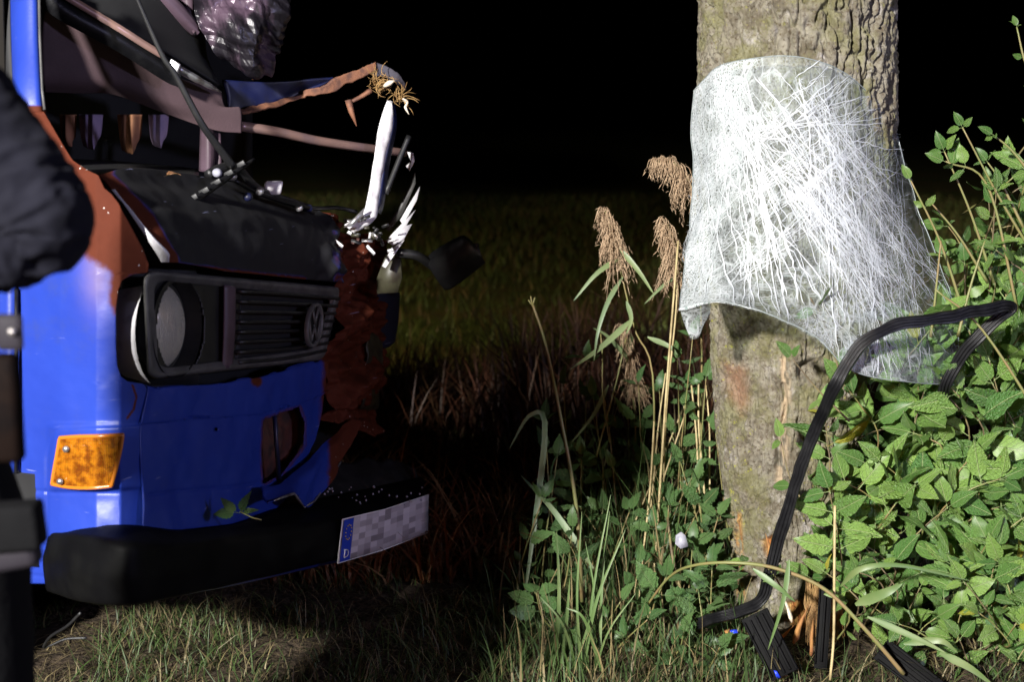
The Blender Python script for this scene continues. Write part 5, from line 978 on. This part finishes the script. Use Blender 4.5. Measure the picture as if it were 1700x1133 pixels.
# ================================================================== rubber window seal and debris round the tree
prof = [(-.021, -.006), (-.021, .006), (-.015, .010), (-.012, .004), (-.009, .004), (-.007, .009), (-.002, .009), (0, .003), (.003, .003), (.005, .008), (.009, .008), (.011, .003), (.014, .003), (.017, .008), (.021, .005), (.021, -.006)]
pts = [(1158, 1036, 3.12), (1190, 1026, 3.08), (1225, 1016, 3.05), (1252, 1006, 3.03), (1268, 988, 3.02), (1278, 955, 3.01), (1290, 910, 3.0), (1306, 850, 2.98), (1328, 780, 2.96), (1356, 710, 2.94), (1386, 645, 2.92), (1410, 600, 2.92), (1436, 566, 2.92), (1472, 545, 2.93), (1520, 534, 2.95), (1580, 526, 2.99), (1630, 516, 3.03), (1668, 508, 3.06), (1676, 514, 3.09), (1655, 530, 3.09), (1622, 560, 3.1), (1594, 596, 3.12), (1570, 640, 3.14), (1556, 700, 3.16)]
path = cr(PP([(x, y, d-.07 if y < 700 else d) for x, y, d in pts]), 190); prof = [(x*.68, y*.85) for x, y in prof]
tw = np.linspace(0, 1, 190); hint = np.stack([-.35+.5*np.sin(tw*9), -.9+0*tw, .25+.45*np.sin(tw*6.5+1)], 1); v, f = sweep(path, prof, hint); v = v+(np.stack([fbm(v*16+j*9, 2) for j in (0, 1, 2)], 1)-.5)*.012; solo('window_seal', 'long looping black rubber window seal leaning on the trunk', 'rubber seal', v, f, M['rubber'])
def ribbed(label, a, b, wd, d0, d1, nrib):
    A, B_ = P(a[0], a[1], d0), P(b[0], b[1], d1); ax = (B_-A)/2; n = np.array([-.2, -.9, .35]); s = np.cross(ax, n); s /= np.linalg.norm(s); n = np.cross(s, ax); n /= np.linalg.norm(n); c_ = (A+B_)/2
    T = thing('trim_strip', label, 'trim strip', tuple(c_), 'broken black trim pieces'); v, f = boxm(c_, ax, s*wd, n*.004); ob('backing', v, f, M['bumper'], T, bevel=.001)
    for k in range(nrib):
        o = s*wd*(-.88+1.76*k/(nrib-1)); v, f = boxm(c_+o+n*.008, ax*random.uniform(.72, 1.02), s*wd*random.uniform(.3, .55)/nrib, n*random.uniform(.003, .006)); ob('rib', v, f, M['bumper'], T, bevel=.0015)
ribbed('ribbed black trim piece lying below the bend of the rubber seal', (1252, 1020), (1304, 1122), .036, 3.02, 2.95, 5)
ribbed('narrow ribbed black trim piece standing right of the exposed wood', (1372, 960), (1362, 1112), .016, 3.1, 3.02, 3)
ribbed('wide ribbed black trim piece at the bottom right corner of the bank', (1462, 1078), (1555, 1150), .03, 2.98, 2.9, 4)
def chip(name, label, pts, m, th=.005, group=None, cat='shard'):
    Vt = PP(pts); k = len(pts); solo(name, label, cat, np.concatenate([Vt, Vt+np.array([0, th, 0])]), [list(range(k))[::-1], list(range(k, 2*k))]+[[i, (i+1) % k, k+(i+1) % k, k+i] for i in range(k)], m, group, smooth=False)
chip('plastic_shard', 'small pale grey shard caught in the weeds left of the trunk', [(1122, 890, 3.3), (1131, 884, 3.3), (1138, 890, 3.29), (1143, 908, 3.29), (1130, 912, 3.28), (1121, 904, 3.29)], M['shard'])
chip('plastic_shard', 'grey pointed shard sticking out between the shrub and the trunk', [(1394, 864, 3.06), (1402, 866, 3.06), (1412, 880, 3.05), (1406, 890, 3.05), (1398, 878, 3.06)], M['shard'])
chip('paint_chip', 'bright blue paint chip in the grass left of the black trim', [(1212, 1048, 3.05), (1224, 1046, 3.05), (1225, 1052, 3.04), (1214, 1053, 3.04)], M['bluebit'])
chip('paint_chip', 'bright blue paint chip at the lower end of the ribbed trim', [(1285, 1115, 2.94), (1290, 1116, 2.94), (1296, 1126, 2.94), (1290, 1128, 2.94)], M['bluebit'])
chip('bark_chip', 'orange bark chip lying in the grass under the seal end', [(1203, 1050, 3.08), (1212, 1046, 3.08), (1224, 1066, 3.06), (1216, 1072, 3.05)], M['wood'], .012, cat='bark')
chip('plastic_shard', 'shiny silver shard in the lit grass at bottom left', [(190, 1140, 3.14), (212, 1124, 3.14), (236, 1127, 3.14), (240, 1142, 3.12)], M['steel'])
def splinter(q, ln, wd, a, d=3.12):
    c_ = P(q[0], q[1], d); ax = np.array([math.cos(a), .15, math.sin(a)]); sd = np.array([-math.sin(a), .0, math.cos(a)]); n = np.cross(ax, sd); V = []
    for t, w_ in ((0, .5), (.15, 1), (.45, .8), (.75, .45), (1, .04)):
        for k in range(5): g = 6.283*k/5; V.append(c_+ax*ln*(t-.5)+(sd*math.cos(g)+n*.45*math.sin(g))*wd*w_*random.uniform(.4, 1.5))
    return np.array(V), gridfaces(5, 5, True).tolist()+[[0, 1, 2, 3, 4][::-1], [20, 21, 22, 23, 24]]
for q, ln, wd, a, m, lb in (((1306, 1008), .085, .006, 1.9, 'bone', 'pale split splinter highest at the trunk foot'), ((1330, 1036), .11, .009, 1.2, 'wood', 'largest orange wood splinter at the trunk foot'), ((1348, 1058), .10, .006, 1.5, 'wood', 'orange splinter beside the dead grass tuft'), ((1304, 1052), .06, .006, .7, 'wood', 'smallest orange splinter, touching the ribbed trim'), ((1276, 908), .07, .008, 1.8, 'wood', 'split of yellow wood on the bark behind the rubber seal')):
    v2, f2 = splinter(q, ln, wd, a, 3.14 if q[1] > 950 else 3.27); solo('wood_splinter', lb, 'wood chip', v2, f2, M[m], 'splinters at the trunk foot', smooth=False)

# leaves lying on the van
sg = thing('leafy_sprig', 'green leafy sprig lying on the bumper against the blue panel', 'sprig', tuple(P(398, 862, 2.86)))
c0 = P(398, 850, 2.86)
v, f = tube(np.array([c0, c0+np.array([.03, 0, -.015]), c0+np.array([.05, .0, -.02])]), .0018, 5); ob('stem', v, f, M['stem'], sg)
for a, s, q in ((2.3, .044, 0), (1.2, .05, 1), (3.1, .046, 2), (.35, .034, 1)): put_leaf(NLEAF[q], c0+np.array([math.cos(a)*.012, -.01, math.sin(a)*.006]), (math.cos(a), -.25-.2*q, math.sin(a)*.8+.1), (.35*q-.3, -.8, .5), s, sg)
dl = bpy.data.objects.new('dead_leaf', DLEAF); COL.objects.link(dl); dl.location = P(276, 292, 2.92); dl.rotation_euler = (.5, .3, -1.2); dl.scale = (.03,)*3; tag(dl, 'curled brown dead leaf lying on the bonnet', 'leaf')

# ================================================================== person at the left edge
def skinned(name, pts, edges, m, parent, root=0, sub=2):
    off = OFF.get(parent, np.zeros(3)) if parent else np.zeros(3)
    me = bpy.data.meshes.new(name); me.from_pydata([tuple(np.asarray(p[0])-off) for p in pts], edges, []); me.update()
    o = bpy.data.objects.new(name, me); COL.objects.link(o); me.materials.append(m)
    if parent: o.parent = parent; OFF[o] = off
    md = o.modifiers.new('skin', 'SKIN'); md.use_smooth_shade = True
    if not me.skin_vertices: me.skin_vertices.new()
    for i, p in enumerate(pts): r = p[1]; me.skin_vertices[0].data[i].radius = r if isinstance(r, tuple) else (r, r)
    me.skin_vertices[0].data[root].use_root = True
    s = o.modifiers.new('smooth', 'SUBSURF'); s.levels = sub; s.render_levels = sub
    return o
def person():
    pel = np.array([-.84, 1.62, .97]); E = P(72, 386, 1.56); W = P(-125, 428, 1.52); S = P(-159, 82, 1.6)
    x0 = pel[0]
    B_ = [(pel, .08), (pel+[0, 0, .25], .08), (pel+[-.05, 0, .47], .10), (pel+[-.07, .0, .56], .055), (pel+[-.07, .01, .62], .06), (pel+[-.07, .03, .70], .095), (pel+[-.07, .03, .79], .07), (S, .05), (E, .035), (W, .026), (W+[-.05, .02, -.03], .03),
          ([x0-.18, 1.60, 1.44], .05), ([x0-.20, 1.66, 1.16], .04), ([x0-.18, 1.76, .94], .028), ([x0-.17, 1.79, .86], .03), ([x0+.10, 1.62, .88], .08), ([x0+.115, 1.61, .50], .06), ([x0+.12, 1.63, .10], .04), ([x0-.10, 1.62, .88], .08), ([x0-.11, 1.61, .50], .06), ([x0-.12, 1.63, .10], .04)]
    Ed = [(0, 1), (1, 2), (2, 3), (3, 4), (4, 5), (5, 6), (2, 7), (7, 8), (8, 9), (9, 10), (2, 11), (11, 12), (12, 13), (13, 14), (0, 15), (15, 16), (16, 17), (0, 18), (18, 19), (19, 20)]
    b = skinned('person', B_, Ed, M['skin'], None); tag(b, 'person in dark navy jacket seen by the elbow beside the blue van', 'person')
    J = [(pel+[-.01, 0, -.02], .19), (pel+[-.03, 0, .25], .18), (pel+[-.05, 0, .44], .15), (pel+[-.07, 0, .53], .075), (S, .07), (S*.45+E*.55, .06), (E, .05), (E*.6+W*.4, .05), (W, .045), ([x0-.18, 1.60, 1.44], .08), ([x0-.20, 1.66, 1.16], .062), ([x0-.18, 1.75, .97], .05)]
    j = skinned('jacket', J, [(0, 1), (1, 2), (2, 3), (2, 4), (4, 5), (5, 6), (6, 7), (7, 8), (2, 9), (9, 10), (10, 11)], M['cloth'], b, sub=4)
    tx = bpy.data.textures.new('folds', 'CLOUDS'); tx.noise_scale = .07; tx.noise_depth = 4; dm = j.modifiers.new('folds', 'DISPLACE'); dm.texture = tx; dm.strength = .034; dm.mid_level = .5
    path = cr(np.array([S+(S-E)*.12, S, S*.5+E*.5, E+np.array([-.022, 0, .036]), E+np.array([-.010, 0, .008]), E+np.array([-.036, 0, -.004]), E*.6+W*.4, W]), 150); nr = 150; na = 90
    rad = np.interp(np.linspace(0, 1, nr), [0, .14, .3, .45, .58, .72, .86, 1], [.078, .076, .070, .064, .058, .055, .052, .050]); sv, sf = tube(path, rad, na)
    tt = np.repeat(np.linspace(0, 1, nr), na); an = np.tile(np.linspace(0, 6.283, na, endpoint=False), nr); qq = np.stack([np.cos(an)*1.3+tt*3, np.sin(an)*1.3, tt*26], 1)
    wr = 1-np.abs(2*fbm(qq, 2)-1)*2.2; wr2 = 1-np.abs(2*fbm(qq*np.array([1.8, 1.8, 2.0])+9, 2)-1)*2; sc_ = np.repeat(path, na, 0); dr = sv-sc_; dr /= np.linalg.norm(dr, axis=1, keepdims=True)
    sv = sv+dr*(np.clip(wr, -.5, 1)*.008+np.clip(wr2, -.5, 1)*.003)[:, None]; ob('sleeve', sv, sf, M['cloth'], b)
    L = [tube(np.array([pel+[0, 0, .16], pel+[0, 0, .05], pel+[0, 0, -.06], pel+[0, 0, -.12]]), [.15, .165, .165, .12], 20)]
    for q in (1, -1): L.append(tube(cr(np.array([[x0+q*.08, 1.62, .95], [x0+q*.10, 1.615, .80], [x0+q*.115, 1.60, .50], [x0+q*.125, 1.61, .28], [x0+q*.13, 1.62, .07]]), 24), np.interp(np.linspace(0, 1, 24), [0, .2, .5, 1], [.09, .105, .082, .075])+RS.rand(24)*.004, 18))
    v, f = join(L); ob('trousers', v, f, M['trouser'], b)
    for x in (x0+.13, x0-.13): skinned('boot', [(np.array([x, 1.60, .06]), .055), (np.array([x, 1.72, .05]), .05), (np.array([x, 1.80, .04]), .035)], [(0, 1), (1, 2)], M['rubber'], b)
    skinned('hair', [(pel+[-.07, .0, .74], .10), (pel+[-.07, -.03, .80], .085)], [(0, 1)], M['hair'], b)
    for s in (-1, 1):
        v, f = boxm(pel+[-.07+.032*s, .125, .72], (.014, 0, 0), (0, .004, 0), (0, 0, .006)); ob('eye', v, f, M['white_print'], b, bevel=.004)
    v, f = boxm(P(16, 552, 1.5), (.016, 0, 0), (0, .006, 0), (0, 0, .022)); ob('radio_clip', v, f, M['clip'], b, bevel=.008)
    v, f = tube(np.array([P(20, 551, 1.495), P(20, 551, 1.488)]), .005, 10); ob('clip_rivet', v, f, M['steel'], b)
    v, f = boxm(P(6, 678, 1.5), (.021, 0, 0), (0, .014, 0), (0, 0, .066)); ob('radio', v, f, M['holster'], b, bevel=.008)
    v, f = boxm(P(20, 874, 1.48), (.036, 0, .003), (0, .02, 0), (-.002, 0, .028)); ob('belt_pouch', v, f, M['trouser'], b, bevel=.006)
    v, f = boxm(P(18, 918, 1.49), (.034, 0, .006), (0, .018, 0), (-.004, 0, .020)); ob('belt_holster', v, f, M['clip'], b, bevel=.01)
    return b
person()
